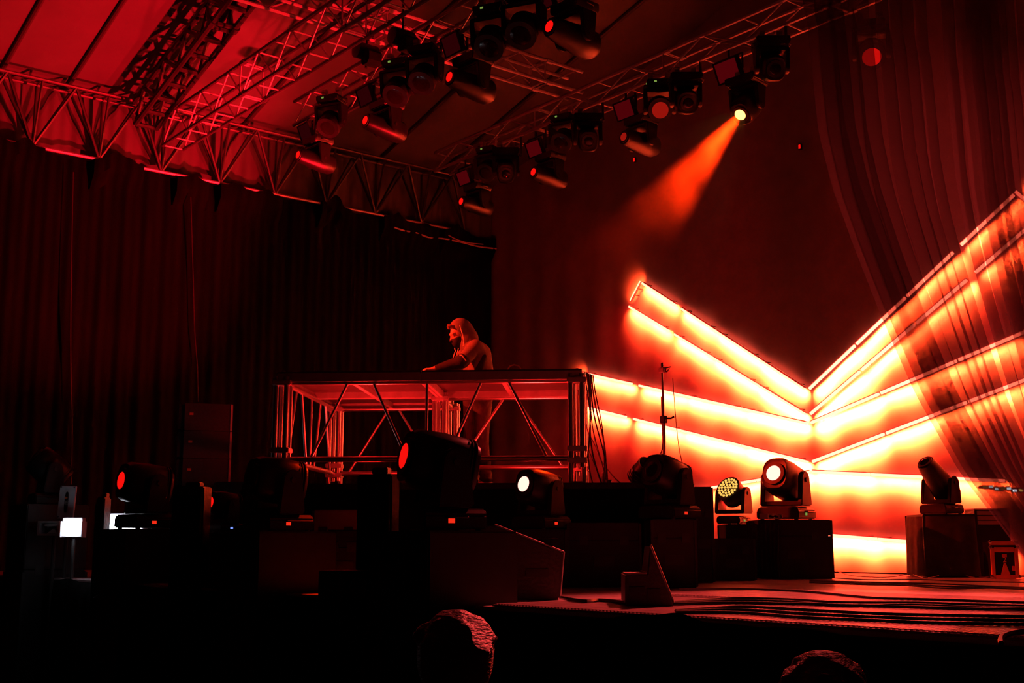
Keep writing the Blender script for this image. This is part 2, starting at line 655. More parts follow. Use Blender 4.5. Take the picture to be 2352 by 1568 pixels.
TA = box_truss('lighting_truss', 'bare aluminium ladder truss nearest the audience with bright rungs', (XL + 0.3, -6.22, 5.89), (6.0, -6.22, 5.89), 0.31, 0.42, (0, 1, 0), truss_alu, bay=0.415, rb=0.0105, mc=chord_shade)
TB = box_truss('lighting_truss', 'middle lighting truss crowded with hanging moving heads', (-4.57, -5.06, 5.97), (6.0, -5.06, 5.97), 0.30, 0.34, (0, 1, 0), truss_alu, bay=0.48, rb=0.009, mc=chord_shade)
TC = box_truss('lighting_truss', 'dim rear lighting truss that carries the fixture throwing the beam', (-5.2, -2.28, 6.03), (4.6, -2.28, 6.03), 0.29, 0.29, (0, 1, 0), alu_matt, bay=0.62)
f1 = onZ(849, 90, 6.42)
TF = box_truss('cross_truss', 'aluminium cross truss running over the two front trusses', (f1.x, -7.6, 6.42), (f1.x, -2.0, 6.42), 0.30, 0.30, (1, 0, 0), truss_alu, bay=0.5)
f2 = onZ(1330, 190, 6.34)

# ------------------------------------------------------------------ glowing LED battens on the back wall
SPR = R_(96)


def batten(label, a, b, side, group, off=0.07, power=1.0):
    """a, b: ends on the wall (x, z); light leaves on the given side (unit x, z vector) and towards the wall"""
    ax = Vector((b[0] - a[0], 0, b[1] - a[1]))
    L = ax.length
    ax.normalize()
    sd = Vector((side[0], 0, side[1])).normalized()
    sd = (sd - ax * sd.dot(ax)).normalized()
    c = Vector(((a[0] + b[0]) / 2, -off, (a[1] + b[1]) / 2))
    t = thing('led_batten', label, 'batten', c, 0, group)
    nrm = Vector((0, 1, 0))                        # towards the wall
    M = Matrix((ax, sd, ax.cross(sd))).transposed().to_4x4()
    h = MB().box((0, -0.016, 0.0), (L, 0.010, 0.04)).build('housing', alu_matt, t, M, bevel=0.004)
    MB().cyl((-L / 2 + 0.01, 0.004, 0), (L / 2 - 0.01, 0.004, 0), 0.020, n=10).build('diffuser', g_batten, t, M)
    for s in (-1, 1):
        br = Vector((s * (L / 2 - 0.12), -0.016, 0))
        p = M.to_3x3() @ br
        tube('bracket', p, p + nrm * (off + 0.02), 0.008, steel_black, t, 6)
    d = (sd * math.cos(R_(56)) + nrm * math.sin(R_(56))).normalized()
    y_ = d.cross(ax)
    LM = Matrix((ax, y_, ax.cross(y_))).transposed().to_4x4()
    if (LM.to_3x3() @ Vector((0, 0, -1))).dot(d) < 0:
        LM = LM @ Matrix.Rotation(PI, 4, 'X')
    LM = Matrix.Translation(sd * 0.03) @ LM
    lamp('AREA', t, LM, BATTEN_W * L * power, BATTEN_COL, shape='RECTANGLE', size=L * 0.98, size_y=0.03, spread=SPR)
    return t


def arm(name, side_name, tip, cen, brk, mirror, nseg=3, power=1.0):
    sx = -1 if mirror else 1
    tip = (tip[0] * sx, tip[1])
    cen = (cen[0] * sx, cen[1])
    pts = [0.0, brk] + [brk + (1 - brk) * (i + 1) / nseg for i in range(nseg)]
    at = lambda t: (tip[0] + (cen[0] - tip[0]) * t, tip[1] + (cen[1] - tip[1]) * t)
    names = ['glowing led batten at the tip of %s', 'glowing led batten second from the tip of %s', 'glowing led batten third from the tip of %s']
    for i in range(len(pts) - 1):
        a, b = at(pts[i] + (0.03 if i == 1 else 0.002)), at(pts[i + 1] - 0.002)
        which = names[i] if i < len(pts) - 2 else 'innermost glowing led batten of %s'
        bt = batten(which % ('the %s %s wall arm' % (name, side_name)), a, b, (-0.12 * sx, -1),
               'led battens on the back wall', power=power * (0.75, 0.95, 1.25, 1.8)[min(3, i + (4 - len(pts) + 1 if i == len(pts) - 2 else 0))])
    # added wide red fill lamp for the arm's red tail on the wall
    A, Bv = Vector((tip[0], -0.22, tip[1] + 0.0)), Vector((cen[0], -0.22, cen[1]))
    ax = (Bv - A).normalized()
    sd = Vector((-ax.z, 0, ax.x))
    sd = sd if sd.z < 0 else -sd
    d = (sd * math.cos(R_(38)) + Vector((0, 1, 0)) * math.sin(R_(38))).normalized()
    y_ = d.cross(ax)
    M = Matrix((ax, y_, ax.cross(y_))).transposed().to_4x4()
    if (M.to_3x3() @ Vector((0, 0, -1))).dot(d) < 0:
        M = M @ Matrix.Rotation(PI, 4, 'X')
    ln = (Bv - A).length
    lamp('AREA', bt, Matrix.Translation((A + Bv) / 2 - bt.location) @ M, RED_W * ln, RED, shape='RECTANGLE', size=ln, size_y=0.04, spread=R_(140))


ARMS = [('steepest', (-2.94, 4.18), (-0.02, 2.28), 0.24, 3),
        ('second steepest', (-3.23, 3.87), (-0.02, 1.96), 0.26, 3),
        ('third', (-4.22, 2.96), (-0.02, 1.85), 0.25, 3),
        ('lowest rising', (-4.40, 2.48), (-0.02, 1.36), 0.25, 3),
        ('slightly falling', (-2.6, 1.02), (-0.02, 1.24), 0.33, 2),
        ('near-floor falling', (-2.6, 0.28), (-0.10, 0.46), 0.33, 2)]
for nm, tp, cn, bk, ns in ARMS:
    arm(nm, 'left', tp, cn, bk, False, ns)
    arm(nm, 'right', tp, cn, bk, True, ns)
for sx, sn in ((1, 'left'), (-1, 'right')):
    batten('short led batten closing the two steep %s arms at their tips' % sn, (sx * -2.95, 4.20), (sx * -3.18, 3.93), (-sx * 1.0, -0.3), 'led battens on the back wall', 0.08, 0.10)
    batten('short led batten closing the two shallow %s arms at their tips' % sn, (sx * -4.27, 3.0), (sx * -4.40, 2.60), (-sx * 1.0, -0.3), 'led battens on the back wall', 0.08, 0.10)

# ================================================================== MOVING LIGHTS
_mh = {}


def mh_meshes(kind, s):
    key = (kind, round(s, 3))
    if key in _mh:
        return _mh[key]
    d = {}
    if kind == 'spot':            # stubby floor head
        prof = [(-0.235, 0.125), (-0.240, 0.150), (-0.20, 0.172), (-0.05, 0.182), (0.10, 0.178), (0.185, 0.150), (0.20, 0.10)]
        e, sx, sz = 3.2, 0.86, 1.0
        lr, ly, br = 0.098, -0.245, (0.46, 0.40, 0.13)
    elif kind == 'profile':       # long hanging head
        prof = [(-0.36, 0.085), (-0.37, 0.105), (-0.30, 0.118), (-0.12, 0.135), (0.05, 0.155), (0.24, 0.155), (0.29, 0.13), (0.30, 0.08)]
        e, sx, sz = 2.6, 0.95, 1.0
        lr, ly, br = 0.080, -0.375, (0.42, 0.36, 0.13)
    else:                         # wash head: shallow drum
        prof = [(-0.13, 0.150), (-0.135, 0.168), (-0.09, 0.172), (0.02, 0.165), (0.10, 0.125), (0.13, 0.07)]
        e, sx, sz = 2.0, 1.0, 1.0
        lr, ly, br = 0.145, -0.132, (0.36, 0.30, 0.11)
    S = lambda pts: [(y * s, r * s) for y, r in pts]
    d['head'] = MB().lathe_y(S(prof), 28, e, sx, sz).mesh('head', plastic)
    d['ring'] = MB().lathe_y(S([(ly - 0.012, lr), (ly - 0.012, lr * 1.16), (ly + 0.03, lr * 1.2), (ly + 0.03, lr)]), 28).mesh('lens_ring', steel_black)
    d['lens'] = lambda m: MB().lathe_y(S([(ly - 0.016, lr * 0.35), (ly - 0.013, lr * 0.75), (ly - 0.006, lr), (ly + 0.01, lr)]), 28).mesh('lens', m)
    hw = 0.205 if kind != 'wash' else 0.2
    # yoke arm: rounded plate in the YZ plane
    poly = []
    for k in range(13):
        a = PI * k / 12
        poly.append((0.085 * math.cos(a) * s, (0.40 + 0.085 * math.sin(a)) * s))
    poly += [(-0.115 * s, 0.15 * s), (0.115 * s, 0.15 * s)]
    d['arm'] = MB().prism(poly, -0.026 * s, 0.026 * s, 'x').mesh('yoke_arm', plastic, bevel=0.008 * s)
    d['foot'] = MB().box((0, 0, 0.163 * s), (2 * hw * s + 0.05 * s, 0.23 * s, 0.05 * s)).mesh('yoke_foot', plastic, bevel=0.012 * s)
    b = br
    poly = [(-b[0] / 2 * s, 0.012 * s), (-b[0] / 2 * s, b[2] * 0.72 * s), (-b[0] / 2 * 0.86 * s, b[2] * s), (b[0] / 2 * 0.86 * s, b[2] * s), (b[0] / 2 * s, b[2] * 0.72 * s), (b[0] / 2 * s, 0.012 * s)]
    d['base'] = MB().prism(poly, -b[1] / 2 * s, b[1] / 2 * s, 'y').mesh('base', plastic, bevel=0.012 * s)
    d['disp'] = lambda m: MB().box((b[0] / 2 * s, -0.03 * s, b[2] * 0.45 * s), (0.008 * s, 0.04 * s, 0.026 * s)).mesh('display', m)
    d['disp_y'] = lambda m: MB().box((0.06 * s, -b[1] / 2 * s, b[2] * 0.5 * s), (0.036 * s, 0.008 * s, 0.024 * s)).mesh('display', m)
    d['rubber'] = MB().cyl((0, 0, 0), (0, 0, 0.014 * s), 0.022 * s, n=8).mesh('rubber_foot', rubber)
    d['handle'] = MB().path([(0, -0.07 * s, 0), (0.03 * s, -0.055 * s, 0), (0.035 * s, 0.055 * s, 0), (0, 0.07 * s, 0)], 0.009 * s).mesh('handle', steel_black)
    d['fin'] = MB().lathe_y(S([(-0.004, 0.15), (-0.004, 0.19), (0.004, 0.19), (0.004, 0.15)]), 24, e, sx, sz).mesh('fin', steel_black)
    d['bolt'] = MB().cyl((-0.006 * s, 0, 0), (0.006 * s, 0, 0), 0.022 * s, n=10).mesh('pivot_bolt', steel_black)
    d['clamp'] = MB().box((0, 0, -0.03), (0.05, 0.05, 0.07)).cyl((-0.03, 0, -0.075), (0.03, 0, -0.075), 0.036, n=10).mesh('clamp', alu_matt)
    d['hw'], d['b'], d['ly'] = hw, b, ly
    _mh[key] = d
    return d


def moving_head(label, loc, s=0.84, pan=0.0, tilt=8.0, kind='spot', lens=None, disp=None, hung=False, light=None, group=None, leds=0, name=None, arm_to=None):
    d = mh_meshes(kind, s)
    t = thing(name or {'spot': 'moving_head', 'profile': 'profile_head', 'wash': 'wash_head'}[kind], label, 'stage light', loc, pan, group, hung)
    base = link('base', d['base'], t)
    if disp:
        link('display', d['disp'](disp), base)
        if hung:
            link('display', d['disp_y'](disp), base)
    if hung:
        for sx in (-1, 1):
            link('clamp', d['clamp'], t, Matrix.Translation((sx * 0.12 * s, 0, 0)))
    else:
        for sx in (-1, 1):
            for sy in (-1, 1):
                link('rubber_foot', d['rubber'], base, Matrix.Translation((sx * d['b'][0] * 0.4 * s, sy * d['b'][1] * 0.4 * s, 0)))
    for sx in (-1, 1):
        link('handle', d['handle'], base, Matrix.Translation((sx * d['b'][0] * 0.5 * s, 0, 0.08 * s)) @ Matrix.Rotation(0 if sx > 0 else PI, 4, 'Z'))
    if arm_to:
        e = Matrix.Translation(loc) @ Matrix.Rotation(pan, 4, 'Z') @ Matrix.Rotation(PI, 4, 'Y')
        q = e.inverted() @ Vector(arm_to)
        tube('side_arm', (0, 0.0, 0.03), (q.x, q.y, 0.03), 0.018, steel_black, t, 6)
        tube('side_arm', (q.x, q.y, 0.03), q, 0.018, steel_black, t, 6)
    yoke = link('yoke', d['foot'], t)
    for sx in (-1, 1):
        a = link('yoke_arm', d['arm'], yoke, Matrix.Translation((sx * d['hw'] * s, 0, 0)))
        link('pivot_bolt', d['bolt'], yoke, Matrix.Translation((sx * (d['hw'] + 0.03) * s, 0, 0.40 * s)))
    a = R_(tilt) if hung else -R_(tilt)
    H = Matrix.Translation((0, 0, 0.40 * s)) @ Matrix.Rotation(a, 4, 'X')
    head = link('head', d['head'], t, H)
    link('lens_ring', d['ring'], head)
    link('lens', d['lens'](lens or glass_dark), head)
    if kind == 'wash':
        for y in (0.03, 0.05, 0.07):
            link('fin', d['fin'], head, Matrix.Translation((0, y * s, 0)) @ Matrix.Diagonal((0.9, 1, 0.9, 1)))
    elif kind == 'spot':
        for y in (0.10, 0.125, 0.15):
            link('fin', d['fin'], head, Matrix.Translation((0, y * s, 0)) @ Matrix.Diagonal((0.95, 1, 0.95, 1)))
    if leds:
        led = MB().cyl((0, -0.004, 0), (0, 0.004, 0), 0.017 * s, n=8).mesh('led', g_amber)
        k = 0
        for r, n in ((0, 1), (0.045, 6), (0.088, 12), (0.128, 18)):
            for i in range(n):
                b = 2 * PI * i / n
                link('led', led, head, Matrix.Translation((r * math.cos(b) * s, (d['ly'] - 0.018) * s, r * math.sin(b) * s)))
    if light:
        lamp('SPOT', head, Matrix.Translation((0, (d['ly'] - 0.05) * s, 0)) @ Matrix.Rotation(-PI / 2, 4, 'X'), **light)
    return t


def strobe(label, c, w, tilt, face, z_top, group=None):
    """square led panel in a dark frame, hung by a bracket from z_top"""
    t = thing('strobe_light', label, 'stage light', (c.x, c.y, c.z), 0, group)
    M = Matrix.Rotation(R_(tilt), 4, 'X')
    body = MB().box((0, 0.03, 0), (w, 0.05, w * 0.74)).build('body', steel_black, t, M, bevel=0.006)
    MB().box((0, 0.0, 0), (w * 0.88, 0.008, w * 0.62)).build('face', face, body)
    for sx in (-1, 1):
        bx('frame_bar', (sx * w * 0.47, -0.006, 0), (w * 0.06, 0.02, w * 0.74), steel_black, body, 0.003)
    for sz in (-1, 1):
        bx('frame_bar', (0, -0.006, sz * w * 0.345), (w * 0.88, 0.02, w * 0.05), steel_black, body, 0.003)
    h = z_top - c.z
    for sx in (-1, 1):
        tube('bracket', (sx * w * 0.56, 0.03, -0.02), (sx * w * 0.56, 0.03, h * 0.55), 0.012, steel_black, t, 6)
    tube('bracket', (-w * 0.56, 0.03, h * 0.55), (w * 0.56, 0.03, h * 0.55), 0.012, steel_black, t, 6)
    tube('hanger', (0, 0.03, h * 0.55), (0, 0.03, h), 0.014, steel_black, t, 6)
    return t


# --- fixtures hung on the middle truss (pixel of the lens on the truss plane gives place and height)
def hang_profile(lab, px, py, y, ztop, s, tilt, pan, lens, light=None, kind='profile', disp=None, dx=0.0, grp=None):
    p = onY(px, py, y - 0.30 * s)
    loc = Vector((p.x + dx, y, p.z + 0.40 * s))
    t = moving_head(lab, loc, s, pan, tilt, kind, lens, disp, True, light, grp)
    if ztop > loc.z + 0.12:
        for sx in (-1, 1):
            tube('drop_pole', (sx * 0.12 * s, 0, -0.05), (sx * 0.12 * s, 0, -(ztop - loc.z)), 0.016, steel_black, t, 6)
    return t


GB, GC = 'fixtures on the middle truss', 'fixtures on the rear truss'
yB, yC = -4.91, -2.14
for lab, px, py, s in (('long moving head with red lens lowest on the left of the middle truss', 693, 362, 0.80),
                       ('long moving head with red lens and red rear edge, second from left on middle truss', 848, 284, 0.84),
                       ('long moving head with red lens and glossy barrel, third from left on middle truss', 1042, 186, 0.88),
                       ('largest red-lit hanging moving head near the top centre of the photo', 1272, 72, 0.92)):
    hang_profile(lab, px, py, yB, 5.97, s, 4, 0.06, g_red, grp=GB)
for lab, px, py, w in (('empty-looking square led panel at the left end of the middle truss', 701, 302, 0.30),
                       ('square led panel in dark frame, second from left on middle truss', 838, 220, 0.31),
                       ('square led panel in dark frame, third from left on middle truss', 1037, 102, 0.32),
                       ('square led panel cut by the top edge above the largest moving head', 1243, -2, 0.33)):
    strobe(lab, onY(px, py, yB - 0.15), w, 22, g_panel_b, 6.0, GB)
for lab, px, py, s, dsp in (('black wash head with green display, leftmost on the middle truss', 760, 285, 0.86, g_green),
                       ('black wash head with green display between two led panels on the middle truss', 915, 208, 0.90, g_green),
                       ('black wash head beside the third led panel of the middle truss', 975, 178, 0.9, None),
                       ('black wash head with red lower rim right of the third led panel', 1130, 92, 0.94, g_green),
                       ('black wash head near the top edge left of the largest moving head', 1203, 62, 0.95, None)):
    p = onY(px, py, yB - 0.36)
    moving_head(lab, (p.x, yB - 0.36, p.z + 0.36), s, 0.5, -52, 'wash', None, dsp, True, None, GB, arm_to=(p.x, -5.05, 5.98))
for px, py, lab in ((842, 120, 'black chain hoist on the bare front truss above the middle truss'), (925, 88, 'black chain hoist hanging beside the middle truss')):
    p = onY(px, py, -5.3)
    t = thing('chain_hoist', lab, 'hoist', p, 0, 'chain hoists')
    MB().lathe_y([(-0.16, 0.07), (-0.15, 0.1), (0.12, 0.1), (0.15, 0.06)], 16).build('motor', plastic, t)
    MB().lathe_y([(-0.10, 0.05), (-0.09, 0.09), (0.09, 0.09), (0.1, 0.05)], 12, 4).build('chain_bag', skirt_m, t, Matrix.Translation((0.12, 0, -0.12)))
    tube('chain', (0, 0, 0.05), (0, 0, 6.75 - p.z), 0.012, steel_black, t, 6)
    tube('hook', (0, 0, -0.1), (0, 0, -0.2), 0.02, steel_black, t, 6)

# --- fixtures on the rear truss
for lab, px, py, s, ln in (('long moving head with red lens at the far left end of the rear truss', 1067, 466, 0.80, g_red),
                           ('moving head with small red lens, second from left on rear truss', 1233, 399, 0.82, g_red),
                           ('moving head with dull red lens under the second led panel of the rear truss', 1441, 319, 0.84, g_red_dim)):
    hang_profile(lab, px, py, yC, 6.03, s, 2, 0.02, ln, grp=GC)
for lab, px, py, w in (('dim red square led panel at the left end of the rear truss', 1065, 408, 0.30),
                       ('dim red square led panel, second from left on rear truss', 1227, 341, 0.31),
                       ('dim red square led panel, third from left on rear truss', 1434, 252, 0.33),
                       ('dim red square led panel, rightmost on rear truss', 1671, 162, 0.36)):
    strobe(lab, onY(px, py, yC - 0.15), w, 24, g_panel, 6.05, GC)
for lab, px, py, s, pan, tl, ln in (('black wash head with green display, leftmost on the rear truss', 1122, 395, 0.82, 0.4, -40, None),
                            ('black wash head with green display, second from left on the rear truss', 1295, 325, 0.84, 0.4, -40, None),
                            ('wash head showing a large round red face on the rear truss', 1515, 252, 0.86, 0.85, -30, g_red_dim)):
    p = onY(px, py, yC - 0.36)
    moving_head(lab, (p.x, yC - 0.36, p.z + 0.36), s, pan, tl, 'wash', ln, g_green, True, None, GC, arm_to=(p.x, yC - 0.13, 6.03))
for i, (px, py) in enumerate(((1162, 392), (1350, 318), (1575, 230), (1772, 152))):
    p = onY(px, py, yC - 0.4)
    moving_head('dark unlit hanging head with a thin bright rim, %s on the rear truss' % ('farthest left', 'second from left', 'third from left', 'farthest right')[i],
                (p.x, yC - 0.4, p.z + 0.30), 0.8, 0.9, -25, 'spot', glass_dark, None, True, None, GC, arm_to=(p.x, yC - 0.13, 6.03))

# the fixture whose beam shows in the haze
pb = onY(1695, 270, yC - 0.3)
tgt = atD(1340, 700, 11.0)
bl = Vector((pb.x, yC, pb.z + 0.02))
dv = (tgt - pb).normalized()
pan_b = math.atan2(dv.x, -dv.y)
tilt_b = math.degrees(math.asin(dv.z))
BEAM = moving_head('moving head on the rear truss throwing an orange beam through haze', Vector((pb.x - dv.x * 0.28, pb.y - dv.y * 0.28, pb.z - dv.z * 0.28 + 0.4 * 0.84)), 0.84, pan_b, tilt_b, 'spot', g_beam, None, True,
                   dict(power=5600, col=(1.0, 0.022, 0.001), spot_size=R_(17), spot_blend=0.4, shadow_soft_size=0.05), GC)
bpy.context.view_layer.update()

# ================================================================== LOW FRONT ROW OF MOVING HEADS (on black cases standing in the pit)
def front_case(lab, c, w, d, ztop):
    t = thing('flight_case', lab, 'case', (c.x, c.y, GZ), 0.0, 'black cases along the stage front')
    h = ztop - GZ
    body = MB().box((0, 0, h * 0.35), (w, d, h * 0.7)).build('body', case_m, t, bevel=0.01)
    lid = MB().box((0, 0, h * 0.85 + 0.004), (w, d, h * 0.3 - 0.008)).build('lid', case_m, t, bevel=0.01)
    for sx in (-1, 1):
        for sy in (-1, 1):
            bx('edge_trim_and_glint', (sx * w / 2, sy * d / 2, h * 0.35), (0.03, 0.03, h * 0.68), steel_black, body, 0.004)
    for sx in (-1, 1):
        bx('latch', (sx * w * 0.25, -d / 2, h * 0.7), (0.09, 0.012, 0.09), steel_black, t, 0.003)
        bx('latch', (w / 2, sx * d * 0.25, h * 0.7), (0.012, 0.09, 0.09), steel_black, t, 0.003)
    return t


FR = 'moving heads along the stage front'
front = [('largest black moving head in the centre foreground with dull red lens', 1018, 1066, 7.0, 0.96, 10, 'black case under the largest moving head', g_red, g_redled),
         ('black moving head in front of the left end of the truss booth', 642, 1105, 8.75, 0.90, 6, 'black case under the moving head before the booth corner', glass_dark, g_redled),
         ('black moving head with bright red lens between white lamps and dark loudspeaker', 340, 1112, 10.9, 1.0, 6, 'black case under the red-lensed moving head at left', g_red, g_redled),
         ('shadowy moving head with grey lit yoke at the far left', 118, 1080, 12.6, 0.90, 40, 'black case under the far left moving head', glass_dark, None)]
for i, (lab, px, py, D, s, tl, clab, ln, dsp) in enumerate(front):
    p = atD(px, py, D)
    zb = p.z - 0.40 * s
    moving_head(lab, (p.x, p.y, zb), s, (-0.26, 0.0, 0.05, -0.1)[i], tl, 'spot', ln, dsp, False, None, FR)
    front_case(clab, p, 0.62, 0.62, zb)

# far left yoke arm as a plate, white lamp light put into its grey
p4 = atD(118, 1080, 12.6)
pl_c = atD(154, 1153, 12.25)
plate = thing('yoke_arm_plate', 'white-lit grey yoke plate with orange triangle and white letters at far left', 'plate', (pl_c.x, pl_c.y, pl_c.z), YAW - 0.12)
pb_ = MB().box((0, 0, 0), (0.17, 0.03, 0.33)).build('plate', plastic_grey, plate, Matrix.Rotation(R_(3), 4, 'Y'), bevel=0.004)
ov = []
for k in range(24):
    a = 2 * PI * k / 24
    ov.append((0.02 * math.copysign(abs(math.cos(a)) ** 0.7, math.cos(a)), 0.105 * math.copysign(abs(math.sin(a)) ** 0.7, math.sin(a))))
MB().prism(ov, -0.018, -0.0155, 'y').build('logo_oval', plastic, pb_)
MB().prism([(-0.017, 0.03), (-0.017, 0.056), (0.014, 0.043)], -0.0205, -0.018, 'y').build('logo_triangle', red_paint, pb_)
fc = bpy.data.curves.new('logo_letters', 'FONT')
fc.body = 'clay\npaky'
fc.size = 0.026
fc.align_x = 'CENTER'
fc.align_y = 'CENTER'
fc.space_line = 0.72
to = bpy.data.objects.new('logo_letters', fc)
COL.objects.link(to)
dg = bpy.context.evaluated_depsgraph_get()
lme = bpy.data.meshes.new_from_object(to.evaluated_get(dg))
bpy.data.objects.remove(to)
lme.materials.clear()
lme.materials.append(white_plate)
link('logo_letters', lme, pb_, Matrix.Translation((0, -0.0195, -0.005)) @ Matrix.Rotation(PI / 2, 4, 'X') @ Matrix.Rotation(PI / 2, 4, 'Z'))
for sx in (-1, 1):
    for sz in (-1, 1):
        MB().cyl((sx * 0.07, -0.019, sz * 0.15), (sx * 0.07, -0.01, sz * 0.15), 0.008, n=8).build('screw', steel_black, pb_)
tube('post', (0.0, 0.03, -0.15), (0.0, 0.03, GZ - pl_c.z), 0.02, steel_black, plate)

# white led lamps low at the left
def white_lamp(lab, x0, x1, y0, y1, D, pw, grp='white led lamps at the left front'):
    a, b = atD(x0, y1, D), atD(x1, y0, D)
    c = (a + b) / 2
    w, h = (b - a).xy.length, b.z - a.z
    t = thing('white_led_lamp', lab, 'stage light', c, YAW, grp)
    body = MB().box((0, 0.06, 0), (w + 0.03, 0.10, h + 0.03)).build('housing', plastic_grey, t, bevel=0.006)
    MB().box((0, 0, 0), (w, 0.03, h)).build('diffuser', g_white, t)
    for sx in (-1, 1):
        bx('side_plate', (sx * (w / 2 + 0.02), 0.05, -0.02), (0.012, 0.13, h), plastic_grey, t, 0.003)
    tube('stand', (0, 0.08, -h / 2), (0, 0.08, GZ - c.z), 0.02, steel_black, t)
    lamp('AREA', t, Matrix.Translation((0, -0.03, 0)) @ Matrix.Rotation(PI / 2, 4, 'X'), pw, (0.85, 0.9, 1.0), shape='RECTANGLE', size=w, size_y=h)
    return t


white_lamp('glaring white led lamp beside the grey yoke plate at far left', 144, 185, 1192, 1229, 11.9, 1.6)
white_lamp('glaring white led lamp half hidden behind the red-lensed moving head', 252, 326, 1182, 1232, 11.6, 1.6)
gb = atD(120, 1213, 12.15)
t = thing('open_head_base', 'white-lit grey moving head base with open front left of the white lamp', 'box', (gb.x, gb.y, gb.z), YAW - 0.15)
MB().box((0, 0, 0.062), (0.24, 0.16, 0.02)).box((0, 0, -0.062), (0.24, 0.16, 0.02)).box((-0.105, 0, 0), (0.03, 0.16, 0.11)).box((0.105, 0, 0), (0.03, 0.16, 0.11)).box((0, 0.07, 0), (0.2, 0.02, 0.11)).build('shell', plastic_grey, t, bevel=0.004)  # open moving head base, white lamp light put into its grey
MB().box((0.02, -0.02, 0.03), (0.14, 0.08, 0.02)).build('circuit_board', white_plate, t)
MB().cyl((-0.03, -0.03, -0.045), (-0.03, 0.05, -0.045), 0.03).build('capacitor', plastic, t)
MB().prism([(-0.02, -0.05), (0.09, -0.05), (0.05, 0.0), (0.02, -0.02)], -0.06, -0.04, 'y').build('bracket', white_plate, t)
tube('stand', (0, 0.05, -0.07), (0, 0.05, GZ - gb.z), 0.02, steel_black, t)

# three tall dark loudspeaker columns in front of the stage, each with a small block on top
def column(lab, x0, x1, ytop, D, hh, dep):
    a, b = atD(x0, ytop, D), atD(x1, ytop, D)
    c = (a + b) / 2
    w = (b - a).xy.length
    t = thing('speaker_column', lab, 'loudspeaker', (c.x, c.y, GZ), YAW - 0.25, 'front loudspeaker columns')
    h = c.z - GZ
    cab = MB().box((0, 0, h / 2), (w, dep, h)).build('cabinet', column_shade_m if D < 8.5 else speaker_m, t, bevel=0.012)
    MB().box((0, -dep / 2 - 0.006, h / 2), (w * 0.9, 0.012, h * 0.94)).build('grille', grille_m, cab, bevel=0.004)
    top = MB().box((0.02, 0, h + hh / 2), (w * 0.45, dep * 0.5, hh)).build('top_block', speaker_m, t, bevel=0.006)
    bx('handle', (w / 2, 0, h * 0.7), (0.012, 0.1, 0.04), steel_black, cab, 0.003)
    return t


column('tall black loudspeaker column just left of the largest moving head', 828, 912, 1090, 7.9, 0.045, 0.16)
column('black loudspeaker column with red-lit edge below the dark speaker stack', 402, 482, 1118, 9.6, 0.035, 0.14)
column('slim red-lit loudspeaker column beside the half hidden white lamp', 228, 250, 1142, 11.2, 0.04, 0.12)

# ================================================================== RISER AND TRUSS BOOTH
PHI = YAW - R_(4.27)
BD = 10.66
o_ = atD(643, 1112, BD)
RZ = 0.85
BO = Vector((o_.x, o_.y, RZ))
BM = Matrix.Translation((BO.x, BO.y, 0)) @ Matrix.Rotation(PHI, 4, 'Z')


def bw(x, y, z=0):
    return BM @ Vector((x, y, z))


ris = thing('riser', 'black fabric-fronted riser carrying the dj booth', 'platform', (BO.x, BO.y, 0), PHI)
MB().box((1.63, 1.5, RZ - 0.03), (3.86, 3.3, 0.06)).build('top_board', ply, ris, bevel=0.006)
def rsk(u, v):
    x = -0.3 + u * 3.86
    return (x, -0.17 - 0.012 * math.sin(x * 26) * v, (RZ - 0.06) * (1 - v))
MB().grid(rsk, 160, 6).build('front_skirt', skirt_m, ris)
MB().grid(lambda u, v: (3.56 + 0.012 * math.sin(u * 70) * v, -0.17 + u * 3.3, (RZ - 0.06) * (1 - v)), 60, 6).build('side_skirt', skirt_m, ris)
MB().grid(lambda u, v: (-0.31 - 0.012 * math.sin(u * 70) * v, -0.17 + u * 3.3, (RZ - 0.06) * (1 - v)), 60, 6).build('side_skirt', skirt_m, ris)
for x in (-0.25, 1.7, 3.5):
    for y in (-0.1, 3.1):
        tube('leg', (x, y, 0), (x, y, RZ - 0.06), 0.03, alu_matt, ris)

booth = thing('dj_booth', 'L-shaped dj booth of aluminium truss tubes with black deck', 'dj booth', BO, PHI)
BW, BL, WW = 2.62, 2.15, 1.25
ZB, ZT, HT = 0.22, 0.905, 1.0
PATT = [((0.10, 0), (0.225, 1)), ((0.31, 1), (0.43, 0)), ((0.495, 0), (0.495, 1)), ((0.565, 0), (0.68, 1)), ((0.77, 1), (0.90, 0))]
SHORT = [((0.12, 0), (0.46, 1)), ((0.54, 1), (0.88, 0))]


def face(a, b, patt, double=False):
    a, b = Vector((*a, 0)), Vector((*b, 0))
    e = (b - a).normalized() * 0.05
    zz = Vector((0, 0, 1))
    tube('top_chord', a + e + zz * ZT, b - e + zz * ZT, 0.026, alu, booth, 12)
    tube('bottom_chord', a + e + zz * ZB, b - e + zz * ZB, 0.025, alu, booth, 12)
    for (u0, w0), (u1, w1) in patt:
        p = a + (b - a) * u0 + zz * (ZT if w0 else ZB)
        q = a + (b - a) * u1 + zz * (ZT if w1 else ZB)
        tube('brace', p, q, 0.0135, alu, booth, 10)


